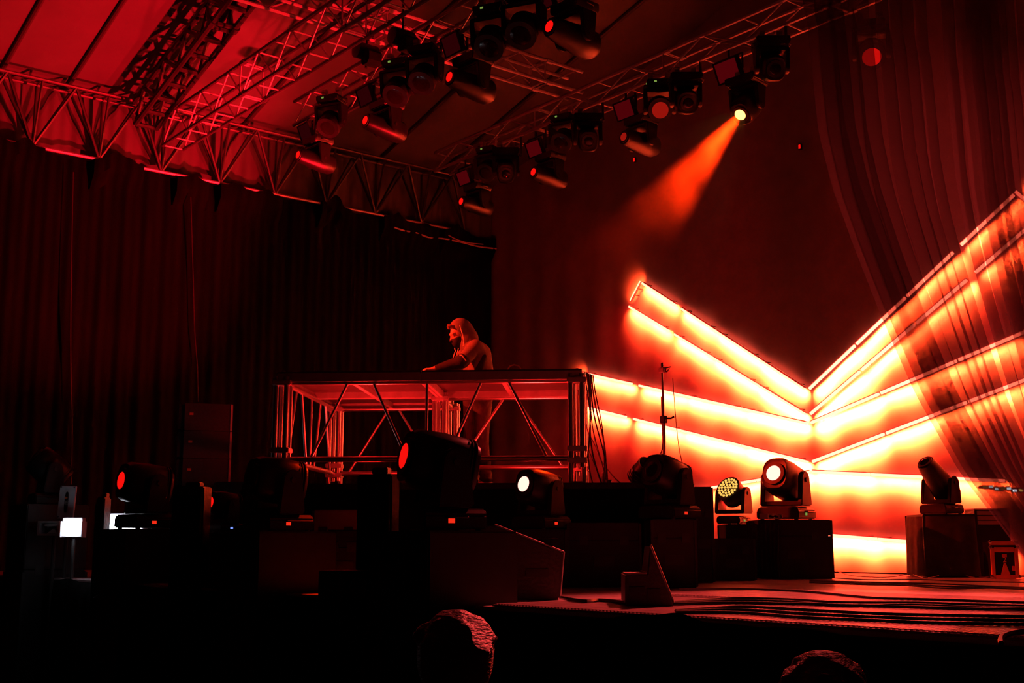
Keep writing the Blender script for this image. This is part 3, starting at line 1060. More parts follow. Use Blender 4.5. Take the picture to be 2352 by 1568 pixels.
face((0, 0), (BW, 0), PATT)
face((0, 0), (0, BL), PATT)
face((WW, WW), (BW, WW), SHORT)
face((BW, 0), (BW, WW), SHORT)
face((0, BL), (WW, BL), SHORT)
face((WW, WW), (WW, BL), SHORT)
for (x, y) in ((0, 0), (BW, 0), (BW, WW), (WW, WW), (0, BL), (WW, BL)):
    for i, (dx, dy) in enumerate(((-0.055, -0.03), (0.045, -0.045), (-0.03, 0.055), (0.055, 0.045))):
        tube('post_tube', (x + dx, y + dy, 0.0 if i in (0, 3) else 0.14), (x + dx, y + dy, 0.955), 0.0245, alu, booth, 12)
    for z in (0.20, 0.30, 0.90):
        bx('clamp', (x, y, z), (0.17, 0.15, 0.045), alu_matt, booth, 0.006)
    tube('spigot', (x, y, 0.95), (x, y, 1.005), 0.02, alu_matt, booth)
    bx('base_plate', (x, y, 0.008), (0.14, 0.14, 0.016), alu_matt, booth, 0.003)
# decks: board, alloy edge frame, joists
def deckpart(x0, x1, y0, y1):
    d = MB().box(((x0 + x1) / 2, (y0 + y1) / 2, 0.982), (x1 - x0 - 0.006, y1 - y0 - 0.006, 0.03)).build('deck_board', ply, booth, bevel=0.003)
    for p, q in (((x0, y0), (x1, y0)), ((x0, y1), (x1, y1)), ((x0, y0), (x0, y1)), ((x1, y0), (x1, y1))):
        c = ((p[0] + q[0]) / 2, (p[1] + q[1]) / 2, 0.945)
        dx, dy = abs(p[0] - q[0]), abs(p[1] - q[1])
        ix = 0.02 if p[0] == x0 and dx == 0 else -0.02 if dx == 0 else 0
        iy = 0.02 if p[1] == y0 and dy == 0 else -0.02 if dy == 0 else 0
        bx('edge_frame', (c[0] + ix, c[1] + iy, c[2]), (max(dx - 0.01, 0.035), max(dy - 0.01, 0.035), 0.08), alu_matt, d, 0.004)
    n = max(1, round((x1 - x0) / 0.62))
    for i in range(1, n):
        x = x0 + (x1 - x0) * i / n
        bx('joist', (x, (y0 + y1) / 2, 0.94), (0.04, y1 - y0 - 0.09, 0.06), alu_matt, d, 0.003)


deckpart(-0.05, WW, -0.05, WW)
deckpart(WW, BW + 0.05, -0.05, WW)
deckpart(-0.05, WW, WW, BL + 0.05)

# loose things on the booth
g = thing('media_player', 'black media player on the booth deck left of the dj', 'dj player', bw(0.72, 0.62, RZ + 0.998), PHI + 0.3, 'dj players on the booth')
MB().box((0, 0, 0.03), (0.30, 0.36, 0.05)).build('body', plastic, g, bevel=0.006)
MB().cyl((0, -0.04, 0.055), (0, -0.04, 0.07), 0.1, n=24).build('jog_wheel', alu_matt, g)
MB().box((0, 0.13, 0.06), (0.16, 0.08, 0.012)).build('screen', g_panel, g)
g = thing('mixer', 'black dj mixer on the booth deck beside the player', 'dj mixer', bw(1.02, 0.95, RZ + 0.998), PHI + 0.3)
MB().box((0, 0, 0.03), (0.30, 0.36, 0.05)).build('body', plastic, g, bevel=0.006)
kn = MB().cyl((0, 0, 0), (0, 0, 0.016), 0.009, n=8).mesh('knob', alu_matt)
for i in range(4):
    for j in range(5):
        link('knob', kn, g, Matrix.Translation((-0.1 + i * 0.065, -0.02 + j * 0.04, 0.055)))
g = thing('headphones', 'pair of headphones standing at the right end of the booth deck', 'headphones', bw(2.02, 0.70, RZ + 0.998), PHI)
MB().path([(-0.07, 0, 0.04), (-0.07, 0, 0.10), (-0.04, 0, 0.14), (0, 0, 0.152), (0.04, 0, 0.14), (0.07, 0, 0.10), (0.07, 0, 0.04)], 0.008).build('headband', alu, g)
for sx in (-1, 1):
    MB().cyl((sx * 0.055, 0, 0.04), (sx * 0.085, 0, 0.04), 0.038, n=16).build('ear_cup', plastic, g)
g = thing('microphone', 'small silver microphone lying near headphones on the booth', 'microphone', bw(1.86, 0.62, RZ + 1.0), PHI + 2.8)
MB().lathe_y([(-0.10, 0.010), (0.05, 0.014), (0.06, 0.022), (0.09, 0.024), (0.105, 0.012)], 12).build('body', alu, g, Matrix.Translation((0, 0, 0.024)))

# loose cables running down the right booth post
for i in range(7):
    pts = []
    x0, y0 = BW + 0.07 + 0.012 * i, WW * 0.2 + 0.04 * i
    for k in range(15):
        f = k / 14
        pts.append(bw(x0 + 0.05 * math.sin(f * 5 + i) * f + 0.10 * f * f * (0.4 + 0.2 * i) + 0.02 * math.sin(PI * f), y0, RZ + 1.0 * (1 - f) + 0.012))
    c = MB().path([p - Vector(pts[-1]) for p in pts], 0.006 + 0.001 * (i % 3)).build('power_cable', cable_red if i % 2 else cable_m)
    c.location = pts[-1]
    tag(c, 'cable hanging down the right booth post, number %d from the post outwards' % (i + 1) if False else '%s loose cable hanging down beside the right booth post' % ('thin', 'pale thin', 'dark', 'pale', 'dark outer', 'pale outer', 'outermost dark')[i], 'cable', 'cables by the booth post')


def cable(lab, pts, r=0.008, m=None, grp=None, name='cable'):
    pts = [Vector(p) for p in pts]
    # smooth through the points
    out = []
    n = len(pts)
    for i in range(n - 1):
        p0, p1, p2, p3 = pts[max(i - 1, 0)], pts[i], pts[i + 1], pts[min(i + 2, n - 1)]
        for k in range(6):
            t = k / 6
            out.append(0.5 * ((2 * p1) + (p2 - p0) * t + (2 * p0 - 5 * p1 + 4 * p2 - p3) * t * t + (3 * p1 - p0 - 3 * p2 + p3) * t ** 3))
    out.append(pts[-1])
    b = out[-1].copy()
    o = MB().path([p - b for p in out], r).build(name, m or cable_m)
    o.location = b
    return tag(o, lab, 'cable', grp)


cable('thin cable swinging from the booth post down to the riser edge', [atD(1340, 940, 11.6), atD(1350, 990, 11.6), atD(1365, 1020, 11.6), atD(1382, 1060, 11.6), atD(1420, 1105, 11.6), atD(1442, 1114, 11.6)], 0.006, cable_red)
cable('fine straight cable from the booth post to bottles on the riser', [atD(1338, 925, 11.8), atD(1345, 1010, 11.8), atD(1385, 1112, 11.8)], 0.004, cable_red)

# pole stand with clamp and cable
q = atD(1527, 1100, 11.2)
q.z = RZ
st = thing('light_stand', 'thin two-stage pole stand before the glowing wall', 'stand', q)
zt = atD(1527, 838, 11.2).z - RZ
tube('lower_pole', (0.0, 0, 0.03), (0, 0, zt * 0.55), 0.016, alu, st)
tube('upper_pole', (-0.012, 0.01, zt * 0.40), (-0.012, 0.01, zt * 0.97), 0.011, alu, st)
bx('collar', (0, 0, zt * 0.55), (0.06, 0.05, 0.07), steel_black, st)
MB().path([(0, 0, zt * 0.56), (0.05, 0.05, zt * 0.56), (0.07, 0.07, zt * 0.575)], 0.010).build('clamp_lever', steel_black, st)
bx('top_clamp', (-0.012, 0.01, zt * 0.96), (0.07, 0.04, 0.05), alu_matt, st)
tube('top_spigot', (-0.012, 0.01, zt * 0.97), (-0.012, 0.01, zt * 1.02), 0.014, alu, st)
MB().path([(0.0, 0.01, zt * 0.97), (0.05, 0.06, zt * 0.985), (0.02, 0.03, zt * 0.94)], 0.010).build('clamp_lever', alu_matt, st)
for k in range(3):
    a = 2 * PI * k / 3 + 0.4
    tube('leg', (0, 0, 0.16), (0.28 * math.cos(a), 0.28 * math.sin(a), 0.012), 0.010, alu_matt, st)
cable('fine cable falling from the pole stand clamp to the right', [atD(1545, 868, 11.2), atD(1552, 960, 11.2), atD(1560, 1030, 11.2), atD(1577, 1104, 11.2)], 0.004, cable_red)
cable('limp cable coiling down left of the pole stand', [atD(1519, 910, 11.2), atD(1522, 1000, 11.2), atD(1521, 1030, 11.2), atD(1513, 1055, 11.2), atD(1521, 1080, 11.2), atD(1508, 1100, 11.2)], 0.006, cable_red)

# par can with cooling ribs on the riser
q = bw(3.05, 0.55, RZ)
q = atD(1474, 1114, 10.8)
q.z = RZ
t = thing('par_can', 'small ribbed par lamp on the riser left of the pole stand', 'stage light', q, YAW + 0.6)
cn = MB().lathe_y([(-0.10, 0.08), (-0.105, 0.09), (0.04, 0.085), (0.10, 0.06), (0.12, 0.03)], 20).build('can', steel_black, t, Matrix.Translation((0, 0, 0.12)) @ Matrix.Rotation(R_(-35), 4, 'X'))
MB().lathe_y([(-0.109, 0.03), (-0.107, 0.06), (-0.10, 0.078), (-0.09, 0.078)], 20).build('lens', glass_dark, cn)
for k in range(5):
    MB().lathe_y([(0.0 + k * 0.022, 0.07), (0.0 + k * 0.022, 0.094), (0.008 + k * 0.022, 0.094), (0.008 + k * 0.022, 0.07)], 20).build('cooling_rib', alu_matt, cn)
for sx in (-1, 1):
    tube('bracket', (sx * 0.10, 0, 0.12), (sx * 0.10, 0, 0.01), 0.008, steel_black, t, 6)
tube('bracket', (-0.10, 0, 0.01), (0.10, 0, 0.01), 0.008, steel_black, t, 6)
# bottles
for lab, px, D in (('small clear bottle on the riser right of the booth', 1386, 10.9), ('low pale cup beside the bottle on the riser', 1398, 10.8)):
    q = atD(px, 1114, D)
    q.z = RZ
    t = thing('bottle' if 'bottle on' in lab else 'cup', lab, 'bottle' if 'bottle on' in lab else 'cup', q)
    h = 0.11 if 'clear' in lab else 0.05
    b = MB()
    prof = [(0, 0.025), (h * 0.6, 0.026), (h * 0.8, 0.012), (h, 0.011)]
    if 'cup' in lab and 'clear' not in lab:
        prof = [(0, 0.022), (h, 0.03)]
    b.lathe_y(prof, 14)
    b.build('body', pink_plate, t, Matrix.Rotation(PI / 2, 4, 'X'))
    if 'clear' in lab:
        MB().cyl((0, 0, h), (0, 0, h + 0.014), 0.012).build('cap', white_plate, t)

# added floor washes under the booth, lighting the deck from below
q = bw(2.2, 0.62, RZ)
t = thing('added_wash', 'small box with wire handle and added wash lamp under the booth', 'stage light', q, PHI)
MB().box((0, 0, 0.035), (0.22, 0.12, 0.06)).build('body', steel_black, t, bevel=0.008)
MB().box((0, 0, 0.067), (0.19, 0.09, 0.006)).build('lens', g_red, t)
MB().path([(-0.11, 0, 0.04), (-0.11, 0, 0.11), (-0.05, 0, 0.14), (0.05, 0, 0.14), (0.11, 0, 0.11), (0.11, 0, 0.04)], 0.006).build('handle', alu, t)
lamp('AREA', t, Matrix.Translation((0, 0, 0.08)) @ Matrix.Rotation(PI, 4, 'X'), 36, (1.0, 0.012, 0.010), shape='RECTANGLE', size=0.19, size_y=0.09)
q = bw(0.62, 0.9, RZ)
t = thing('added_wash', 'added low floor wash lamp under the left corner of the booth', 'stage light', q, PHI)
MB().box((0, 0, 0.03), (0.22, 0.12, 0.05)).build('body', steel_black, t, bevel=0.008)
MB().box((0, 0, 0.057), (0.19, 0.09, 0.006)).build('lens', g_red, t)
lamp('AREA', t, Matrix.Translation((0, 0, 0.07)) @ Matrix.Rotation(PI, 4, 'X'), 48, (1.0, 0.012, 0.010), shape='RECTANGLE', size=0.19, size_y=0.09)

# ================================================================== STAGE-RIGHT CASES, HEADS AND CASES BEFORE THE RISER


def plain_case(lab, x0, x1, ybase, ytop, D, dep, m=case_m, rz=0.0, zb=0.0, name='flight_case', grp=None, casters=False):
    a, b = atD(x0, ybase, D), atD(x1, ybase, D)
    c = (a + b) / 2
    w = (b - a).xy.length
    zt = atD((x0 + x1) / 2, ytop, D).z
    h = zt - zb
    c = c + _F * (dep / 2)
    t = thing(name, lab, 'case', (c.x, c.y, zb), YAW + rz, grp)
    body = MB().box((0, 0, h * 0.362), (w, dep, h * 0.722)).build('body', m, t, bevel=0.008)
    lid = MB().box((0, 0, h * 0.863), (w, dep, h * 0.272)).build('lid', m, t, bevel=0.008)
    for sx in (-1, 1):
        for sy in (-1, 1):
            bx('edge_trim_and_glint', (sx * w / 2, sy * dep / 2, h / 2), (0.022, 0.022, h * 0.98), steel_black, t, 0.004)
    for sx in (-1, 1):
        bx('latch', (sx * w * 0.28, -dep / 2, h * 0.72), (0.07, 0.012, 0.07), steel_black, t, 0.003)
    bx('recessed_handle', (0, -dep / 2, h * 0.4), (0.16, 0.012, 0.08), steel_black, t, 0.003)
    return t, c, zt, w


RC = 'moving heads on cases upstage'
t, c1, z1, _w = plain_case('dark square case right of centre under the white-hot moving head', 1748, 1914, 1322, 1193, 11.9, 0.6)
moving_head('moving head with white-hot lens on the dark square case', (c1.x - 0.02, c1.y, z1 + 0.0), 1.0, 0.22, 14, 'spot', g_hot, g_green, False, None, RC)
# cloth bunched over the left side of that case and hanging loose behind its right edge
def pleat(x0, x1, y0, dy, ztop_, f, amp, lean):
    def fn(u, v):
        x = x0 + (x1 - x0) * u
        return (x + lean * v * (0.6 + 0.4 * math.sin(u * 9)), y0 + dy * u + amp * math.sin(u * f + 0.8 * math.sin(u * 7)) * (0.35 + 0.65 * v), 0.02 + (ztop_ - 0.02 - 0.04 * math.sin(u * 5) ** 2) * (1 - v))
    return fn
o = MB().grid(pleat(-0.46, -0.16, -0.345, -0.02, z1 - 0.01, 46, 0.022, -0.015), 90, 10).build('drape', drape_m)
o.location = (c1.x, c1.y, 0)
o.rotation_euler = (0, 0, YAW)
tag(o, 'pleated cloth bunched over the left front of the square case', 'cloth')
o = MB().grid(pleat(0.36, 0.50, 0.34, 0.06, z1 - 0.06, 20, 0.02, 0.03), 40, 10).build('drape', drape_m)
o.location = (c1.x, c1.y, 0)
o.rotation_euler = (0, 0, YAW)
tag(o, 'loose cloth hanging behind the right edge of the square case', 'cloth')
for i, (px, py) in enumerate(((1790, 1180), (1772, 1192), (1757, 1203))):
    q = atD(px, py, 11.75)
    q.z = z1
    o = bx('paper_roll', (0, 0, 0.03), (0.05, 0.09, 0.05), white_plate)
    t = thing('connector_block', 'pale connector block on the square case, %s' % ('nearest the moving head', 'middle one', 'outermost')[i], 'connector', q, YAW + 0.5 * i, 'connector blocks on the case')
    o.parent = t
    o.name = 'body'
    tube('plug', (0, -0.05, 0.03), (0, -0.09, 0.02), 0.012, steel_black, t, 6)

# led wash (round amber cells) on a low trapezoid case behind
t, c2, z2, _w = plain_case('low dark case under the round amber led wash', 1672, 1742, 1318, 1203, 12.6, 0.5)
AMBER_WASH = moving_head('wash head with round amber led cells left of the white-hot head', (c2.x, c2.y - 0.05, z2), 0.80, 0.16, 32, 'wash', glass_dark, g_green, False, None, RC, leds=1)
t, c3, z3, _w = plain_case('dark low case in front of the riser right end', 1642, 1735, 1322, 1236, 11.3, 0.5)
t, c4, z4, _w = plain_case('upright dark case at the right end of the riser', 1598, 1640, 1320, 1117, 10.7, 0.4)
t, c5, z5, _w = plain_case('dark case under the black moving head at the riser right', 1500, 1600, 1335, 1192, 9.5, 0.45)
moving_head('black moving head silhouetted at the right end of the riser', (c5.x, c5.y, z5 - 0.0), 0.84, 0.05, 16, 'spot', glass_dark, g_redled, False, None, RC)
t, c6, z6, _w = plain_case('dark case under the white-pink moving head before the riser', 1190, 1300, 1340, 1215, 9.5, 0.45)
moving_head('moving head with white-pink lens in front of the riser', (c6.x, c6.y, z6), 0.80, 0.12, 10, 'spot', g_hot, g_redled, False,
            None, RC)
plain_case('long black case along the foot of the riser', 1305, 1472, 1338, 1200, 9.65, 0.35)
plain_case('pale dim board case left of the tall loudspeaker column', 716, 822, 1300, 1170, 9.6, 0.4, pink_plate)
plain_case('wide black case in the dark below the booth left corner', 748, 822, 1330, 1216, 8.7, 0.4)
plain_case('added low black case hiding lit floor beside the loudspeaker column', 735, 835, 1374, 1310, 7.55, 0.3)  # added to cover lit floor so this gap stays dark
plain_case('black case in the dark at the left end of the front row', 480, 620, 1330, 1222, 9.3, 0.5)

# head on the draped case at the right
t, c7, z7, w7 = plain_case('case under the tilted moving head at the right', 2128, 2250, 1316, 1180, 12.5, 0.55)
def shroud(u, v):
    a = 2 * PI * u
    e = 5
    q = (abs(math.cos(a)) ** e + abs(math.sin(a)) ** e) ** (-1 / e)
    fl = 1.03 + 0.05 * v + 0.015 * math.sin(a * 13) * v
    return (math.cos(a) * q * (w7 / 2 + 0.02) * fl, math.sin(a) * q * 0.31 * fl, (z7 - 0.04) * (1 - v) + 0.015)
o = MB().grid(shroud, 90, 10).build('drape', drape_m)
o.location = (c7.x, c7.y, 0)
o.rotation_euler = (0, 0, YAW)
tag(o, 'dark cloth shroud wrapped around the right-hand case', 'cloth')
o = MB().grid(lambda u, v: (w7 / 2 + 0.03 + 0.36 * u * (0.75 + 0.25 * v), 0.16 + 0.012 * math.sin(u * 40), (z7 - 0.06 - 0.03 * u) * (1 - v) + 0.015), 40, 8).build('drape', drape_m)
o.location = (c7.x, c7.y, 0)
o.rotation_euler = (0, 0, YAW)
tag(o, 'cloth panel hanging right of the shrouded case', 'cloth')
moving_head('tilted moving head with dark hollow lens on the shrouded case', (c7.x + 0.02, c7.y, z7), 0.82, -0.1, 44, 'profile', glass_dark, None, False, None, RC)
q = atD(2265, 1172, 12.9)
t = thing('rack_box', 'pale-topped rack box behind the tilted moving head', 'box', (q.x, q.y, 0), YAW)
MB().box((0, 0, q.z / 2), (0.36, 0.3, q.z)).build('body', case_m, t, bevel=0.006)
MB().box((0, 0, q.z + 0.008), (0.38, 0.32, 0.016)).build('top_plate', white_plate, t)
for k in range(3):
    bx('rack_unit', (0, -0.152, q.z - 0.03 - k * 0.05), (0.32, 0.012, 0.04), alu_matt, t, 0.003)

# small orange flight case with number
q0, q1 = atD(2279, 1322, 12.0), atD(2340, 1322, 12.0)
c8 = (q0 + q1) / 2
w8 = (q1 - q0).xy.length
h8 = atD(2310, 1243, 12.0).z
oc = thing('rack_case', 'small orange flight case with black front and the number 2', 'case', (c8.x, c8.y, 0), YAW - 0.1)
ob = MB().box((0, 0.14, h8 / 2), (w8 * 0.94, 0.28, h8 * 0.97)).build('body', case_m, oc, bevel=0.004)
fw = 0.035
for sx in (-1, 1):
    bx('edge_rail', (sx * (w8 / 2 - fw / 2), -0.004, h8 * 0.42), (fw, 0.03, h8 * 0.80), orange_m, oc, 0.003)
bx('edge_rail', (0, -0.004, fw / 2), (w8 - 2 * fw, 0.03, fw), orange_m, oc, 0.003)
bx('edge_rail', (0, -0.004, h8 * 0.78), (w8 - 2 * fw, 0.03, fw * 1.4), orange_m, oc, 0.003)
bx('lid_rail', (0, -0.004, h8 * 0.955), (w8, 0.03, fw * 1.1), orange_m, oc, 0.003)
bx('side_panel', (w8 / 2 + 0.002, 0.14, h8 * 0.42), (0.01, 0.24, h8 * 0.8), orange_m, oc, 0.003)
for sx in (-1, 1):
    for z in (0.02, h8 * 0.84, h8 * 0.98):
        MB().lathe_y([(-0.012, 0.006), (-0.008, 0.016), (0.008, 0.018)], 10).build('corner_ball', alu, oc, Matrix.Translation((sx * w8 / 2, -0.012, z)))
MB().prism([(-0.045, fw), (0.045, fw), (0.008, 0.15), (-0.008, 0.15)], -0.012, -0.004, 'y').build('cone_mark', orange_m, oc)
MB().box((0.085, -0.008, 0.10), (0.035, 0.008, 0.045)).build('sticker', red_paint, oc)
MB().box((0.0, -0.008, h8 * 0.62), (0.045, 0.008, 0.03)).build('sticker', red_paint, oc)
fc = bpy.data.curves.new('number', 'FONT')
fc.body = '2'
fc.size = 0.075
fc.align_x = 'CENTER'
to = bpy.data.objects.new('number', fc)
COL.objects.link(to)
bpy.context.view_layer.update()
nme = bpy.data.meshes.new_from_object(to.evaluated_get(bpy.context.evaluated_depsgraph_get()))
bpy.data.objects.remove(to)
nme.materials.clear()
nme.materials.append(orange_m)
link('number', nme, oc, Matrix.Translation((0, -0.006, 0.158)) @ Matrix.Rotation(PI / 2, 4, 'X'))

# a bar of small white lamps seen through the net curtain at the right edge
q = atD(2262, 1118, 8.6)
t = thing('lamp_bar', 'bar of tiny white lamps seen through the curtain at the right edge', 'lamp', (q.x, q.y, 0), YAW)
tube('bar', (-0.03, 0.035, q.z), (0.60, 0.035, q.z - 0.03), 0.012, steel_black, t, 6)
tube('stand', (0.60, 0.035, 0.0), (0.60, 0.035, q.z), 0.016, steel_black, t, 6)
bx('foot', (0.60, 0.035, 0.01), (0.24, 0.24, 0.02), steel_black, t)
for i in range(9):
    x, z = i * 0.042, q.z - 0.004 * i + 0.006 * math.sin(i * 2.1)
    bx('lamp_case', (x, 0.012, z), (0.038, 0.03, 0.028), plastic_grey, t, 0.004)
    MB().box((x, -0.006, z), (0.026, 0.008, 0.016)).build('lens', g_tiny if i % 3 else g_amber, t)

# ================================================================== WEDGES NEAR THE STAGE EDGE
def wedge(lab, poly_px, D, dep, turn=0.0, name='monitor_wedge'):
    pts = [atD(px, py, D) for px, py in poly_px]
    o = min(pts, key=lambda p: p.z).copy()
    base = Vector((sum(p.x for p in pts) / len(pts), sum(p.y for p in pts) / len(pts), 0))
    t = thing(name, lab, 'loudspeaker', base, YAW + turn, 'monitor wedges')
    poly = [((p - base).dot(_R), max(0.0, p.z)) for p in pts]
    MB().prism(poly, 0, dep, 'y').build('cabinet', speaker_m, t, bevel=0.008)
    return t, poly


t, pl = wedge('large black floor monitor wedge with thin red-lit edges in the foreground', [(930, 1205), (1135, 1205), (1294, 1268), (1285, 1375), (925, 1375)], 7.45, 0.5, -0.03)
n_ = len(pl)
MB().box(((pl[1][0] + pl[2][0]) / 2, 0.27, (pl[1][1] + pl[2][1]) / 2 + 0.004), (0.36, 0.48, 0.008), None).build('grille', grille_m, t, Matrix.Identity(4))
for i, j in ((1, 2), (2, 3)):  # tubes added to draw the red light along the edges
    tube('edge_trim_and_glint', (pl[i][0] + 0.004, 0.0, pl[i][1] + 0.003), (pl[j][0] + 0.004, 0.0, pl[j][1] + 0.003), 0.005, alu_matt, t, 6)
bx('handle', (pl[2][0] - 0.16, -0.004, 0.16), (0.14, 0.012, 0.05), steel_black, t, 0.003)
t, pl = wedge('small black wedge with bright slanted red edge at the stage front', [(1436, 1388), (1436, 1317), (1486, 1317), (1493, 1251), (1546, 1384), (1546, 1397)], 6.35, 0.42, -0.04)
tube('edge_trim_and_glint', (pl[3][0] + 0.004, 0.0, pl[3][1]), (pl[4][0] + 0.004, 0.0, pl[4][1]), 0.006, alu, t, 6)  # tube added to draw the bright lit slant
tube('edge_trim_and_glint', (pl[1][0], 0.0, pl[1][1] + 0.003), (pl[2][0], 0.0, pl[2][1] + 0.003), 0.005, alu_matt, t, 6)  # tube added for the lit line along the top
bx('handle', (pl[0][0] + 0.06, -0.004, 0.1), (0.08, 0.012, 0.03), steel_black, t, 0.003)
bx('connector_plate', (pl[4][0] - 0.1, -0.004, 0.07), (0.07, 0.012, 0.07), steel_black, t, 0.003)

# dark speaker stack behind, four cabinets with small red catches
a, b = atD(416, 1122, 13.2), atD(522, 1122, 13.2)
c9 = (a + b) / 2
w9 = (b - a).xy.length
ztop = atD(470, 924, 13.2).z
zb9 = atD(470, 1122, 13.2).z
t, cP, zP, _w = plain_case('black platform case under the speaker stack with red-lit top edge', 486, 592, 1325, 1106, 12.2, 0.4, case_m)
sp = thing('speaker_stack', 'dark line-array cabinet stack with small red catches left of the booth', 'loudspeaker', (c9.x, c9.y, 0), YAW + 0.30)
hc = (ztop - 0.10) / 6
for i in range(6):
    cab = MB().box((0, 0, 0.05 + hc * (i + 0.5)), (w9, 0.7, hc - 0.004)).build('cabinet', speaker_m, sp, bevel=0.004)
    MB().box((-w9 / 2 - 0.03, 0, 0.05 + hc * (i + 0.5)), (0.06, 0.62, hc - 0.03)).build('grille', grille_m, cab)
    MB().box((-w9 / 2 + 0.07, -0.352, 0.05 + hc * (i + 0.5) + 0.03), (0.04, 0.012, 0.025)).build('catch', red_paint, cab)
    bx('rear_bar', (w9 / 2 - 0.015, -0.355, 0.05 + hc * (i + 0.5)), (0.022, 0.022, hc - 0.01), alu_matt, cab, 0.003)
MB().box((0, 0, 0.025), (w9 * 1.05, 0.75, 0.05)).build('dolly', steel_black, sp)
# smaller heads standing behind the front row
q = atD(520, 1178, 10.3)
sml = moving_head('small black moving head with red lens below the speaker stack', (q.x, q.y, q.z - 0.16), 0.58, 0.05, 6, 'spot', g_red, g_blue, False, None, FR)
front_case('black case under the small red-lensed moving head', q, 0.4, 0.4, q.z - 0.16)
q = atD(583, 1165, 10.0)
moving_head('small round dark wash head left of the booth corner', (q.x, q.y, q.z - 0.2), 0.50, 0.3, 15, 'wash', glass_dark, None, False, None, FR)
front_case('black case under the small round wash head', q, 0.3, 0.3, q.z - 0.2)

# ================================================================== CABLES, MATS
M_ = thing('rubber_mat', 'ribbed rubber matting at the front right edge of the stage', 'mat', (6.9, YF + 0.72, 0.0))
MB().box((0, 0, 0.005), (5.2, 1.4, 0.01)).build('sheet', mat_m, M_)
rb = MB()
for i in range(200):
    rb.box((-2.58 + i * 0.0258, 0, 0.0125), (0.013, 1.38, 0.007))
tag(rb.build('ribs', mat_m, M_, smooth=False), kind='stuff')
M2 = thing('rubber_mat', 'second strip of ribbed matting further back at the right', 'mat', (6.6, YF + 2.3, 0.0))
MB().box((0, 0, 0.005), (5.2, 1.3, 0.01)).build('sheet', mat_m, M2)
rb = MB()
for i in range(160):
    rb.box((-2.58 + i * 0.0323, 0, 0.0125), (0.016, 1.28, 0.007))
tag(rb.build('ribs', mat_m, M2, smooth=False), kind='stuff')

GCB = 'cables across the stage floor'
def floor_cable(lab, pts, r, m=None):
    P = []
    for px, py in pts:
        p = onZ(px, py, r + 0.016)
        P.append(p)
    return cable(lab, P, r, m, GCB, 'floor_cable')


floor_cable('thick black cable in front of the square case, crossing the floor to the right', [(1560, 1353), (1700, 1352), (1850, 1358), (2000, 1372), (2130, 1376), (2370, 1384)], 0.008)
floor_cable('thin cable wandering along the wall foot from the square case', [(1920, 1310), (1960, 1322), (2040, 1325), (2090, 1318), (2130, 1327), (2190, 1313), (2240, 1326), (2300, 1318)], 0.004, cable_red)
floor_cable('dark cable running behind the first bundle towards the orange case', [(1915, 1327), (2000, 1331), (2100, 1330), (2200, 1334), (2352, 1337)], 0.005)
for k in range(3):
    floor_cable('dark cable of the far bundle on the right floor, %s strand' % ('upper', 'middle', 'lower')[k], [(1860, 1333 + k * 2), (1980, 1336 + k * 3), (2080, 1338 + 3 * k), (2180, 1341 + k * 4 + 2 * math.sin(k)), (2280, 1346 + k * 2), (2370, 1350 + k * 2)], 0.006)
for k in range(3):
    floor_cable('thick black cable of the middle bundle, %s strand from the back' % ('first', 'second', 'third', 'fourth', 'fifth')[k],
                [(1545, 1383 + k * 2), (1680, 1374 + k * 5), (1800, 1376 + k * 5), (1930, 1383 + k * 4 + 3 * math.sin(k * 2)), (2100, 1384 + k * 5), (2230, 1388 + k * 3 + 4 * math.sin(k)), (2380, 1392 + k * 4)], 0.009)
for k in range(3):
    floor_cable('heavy black cable of the front bundle, %s strand from the back' % ('first', 'second', 'third', 'fourth')[k],
                [(1552, 1402 + 2 * k), (1700, 1393 + k * 7), (1850, 1400 + k * 9), (2000, 1408 + k * 8), (2150, 1412 + k * 9), (2380, 1416 + k * 9)], 0.008)
floor_cable('dark cable lying left of the small wedge on the floor', [(1290, 1372), (1340, 1380), (1380, 1378), (1440, 1384)], 0.011)
floor_cable('black cable kinked over the front edge at bottom right', [(2300, 1478), (2302, 1462), (2330, 1452), (2380, 1447)], 0.010)
q = onZ(1985, 1304, 0.0)
t = thing('power_strip', 'dark power plug with cable at the foot of the glowing wall', 'plug', (q.x, q.y, 0.0), YAW + 0.7)
MB().box((0, 0, 0.035), (0.16, 0.06, 0.05)).build('body', rubber, t, Matrix.Rotation(0.25, 4, 'Y'), bevel=0.012)
MB().path([(-0.08, 0, 0.05), (-0.14, 0, 0.09), (-0.22, 0.02, 0.05), (-0.34, 0.03, 0.02)], 0.009).build('cord', cable_m, t)

# hanging cables on the left curtain, bright cable at the top corner
for lab, pts in (('thin cable hanging down the black curtain at far left', [(168, 395), (164, 600), (162, 800), (165, 980), (163, 1112)]),
                 ('thin cable hanging down to the speaker stack', [(438, 452), (443, 620), (447, 760), (453, 840), (455, 922)])):
    cable(lab, [onX(px, py, XL + 0.04) for px, py in pts], 0.008, cable_m, 'cables hanging on the curtain', 'hanging_cable')
cable('bright white-lit cable tied along the valance at the upstage corner', [onX(px, py, XL + 0.04) for px, py in ((905, 522), (930, 530), (960, 536), (985, 545), (1020, 548), (1060, 556), (1100, 566), (1140, 571))], 0.014, white_plate, None, 'tied_cable')  # white light on this cable put into its colour
cable('short pale cable looping below the tied cable', [onX(px, py, XL + 0.07) for px, py in ((1030, 540), (1050, 550), (1075, 557), (1110, 561))], 0.008, white_plate, None, 'tied_cable')

# ================================================================== NET CURTAIN AT THE RIGHT
EDGE = [(2.9, -7.93), (2.5, -7.89), (2.31, -7.87), (2.04, -7.78), (1.77, -7.63), (1.45, -7.43), (1.08, -7.17), (0.70, -6.81), (0.35, -6.34), (0.05, -5.9)]


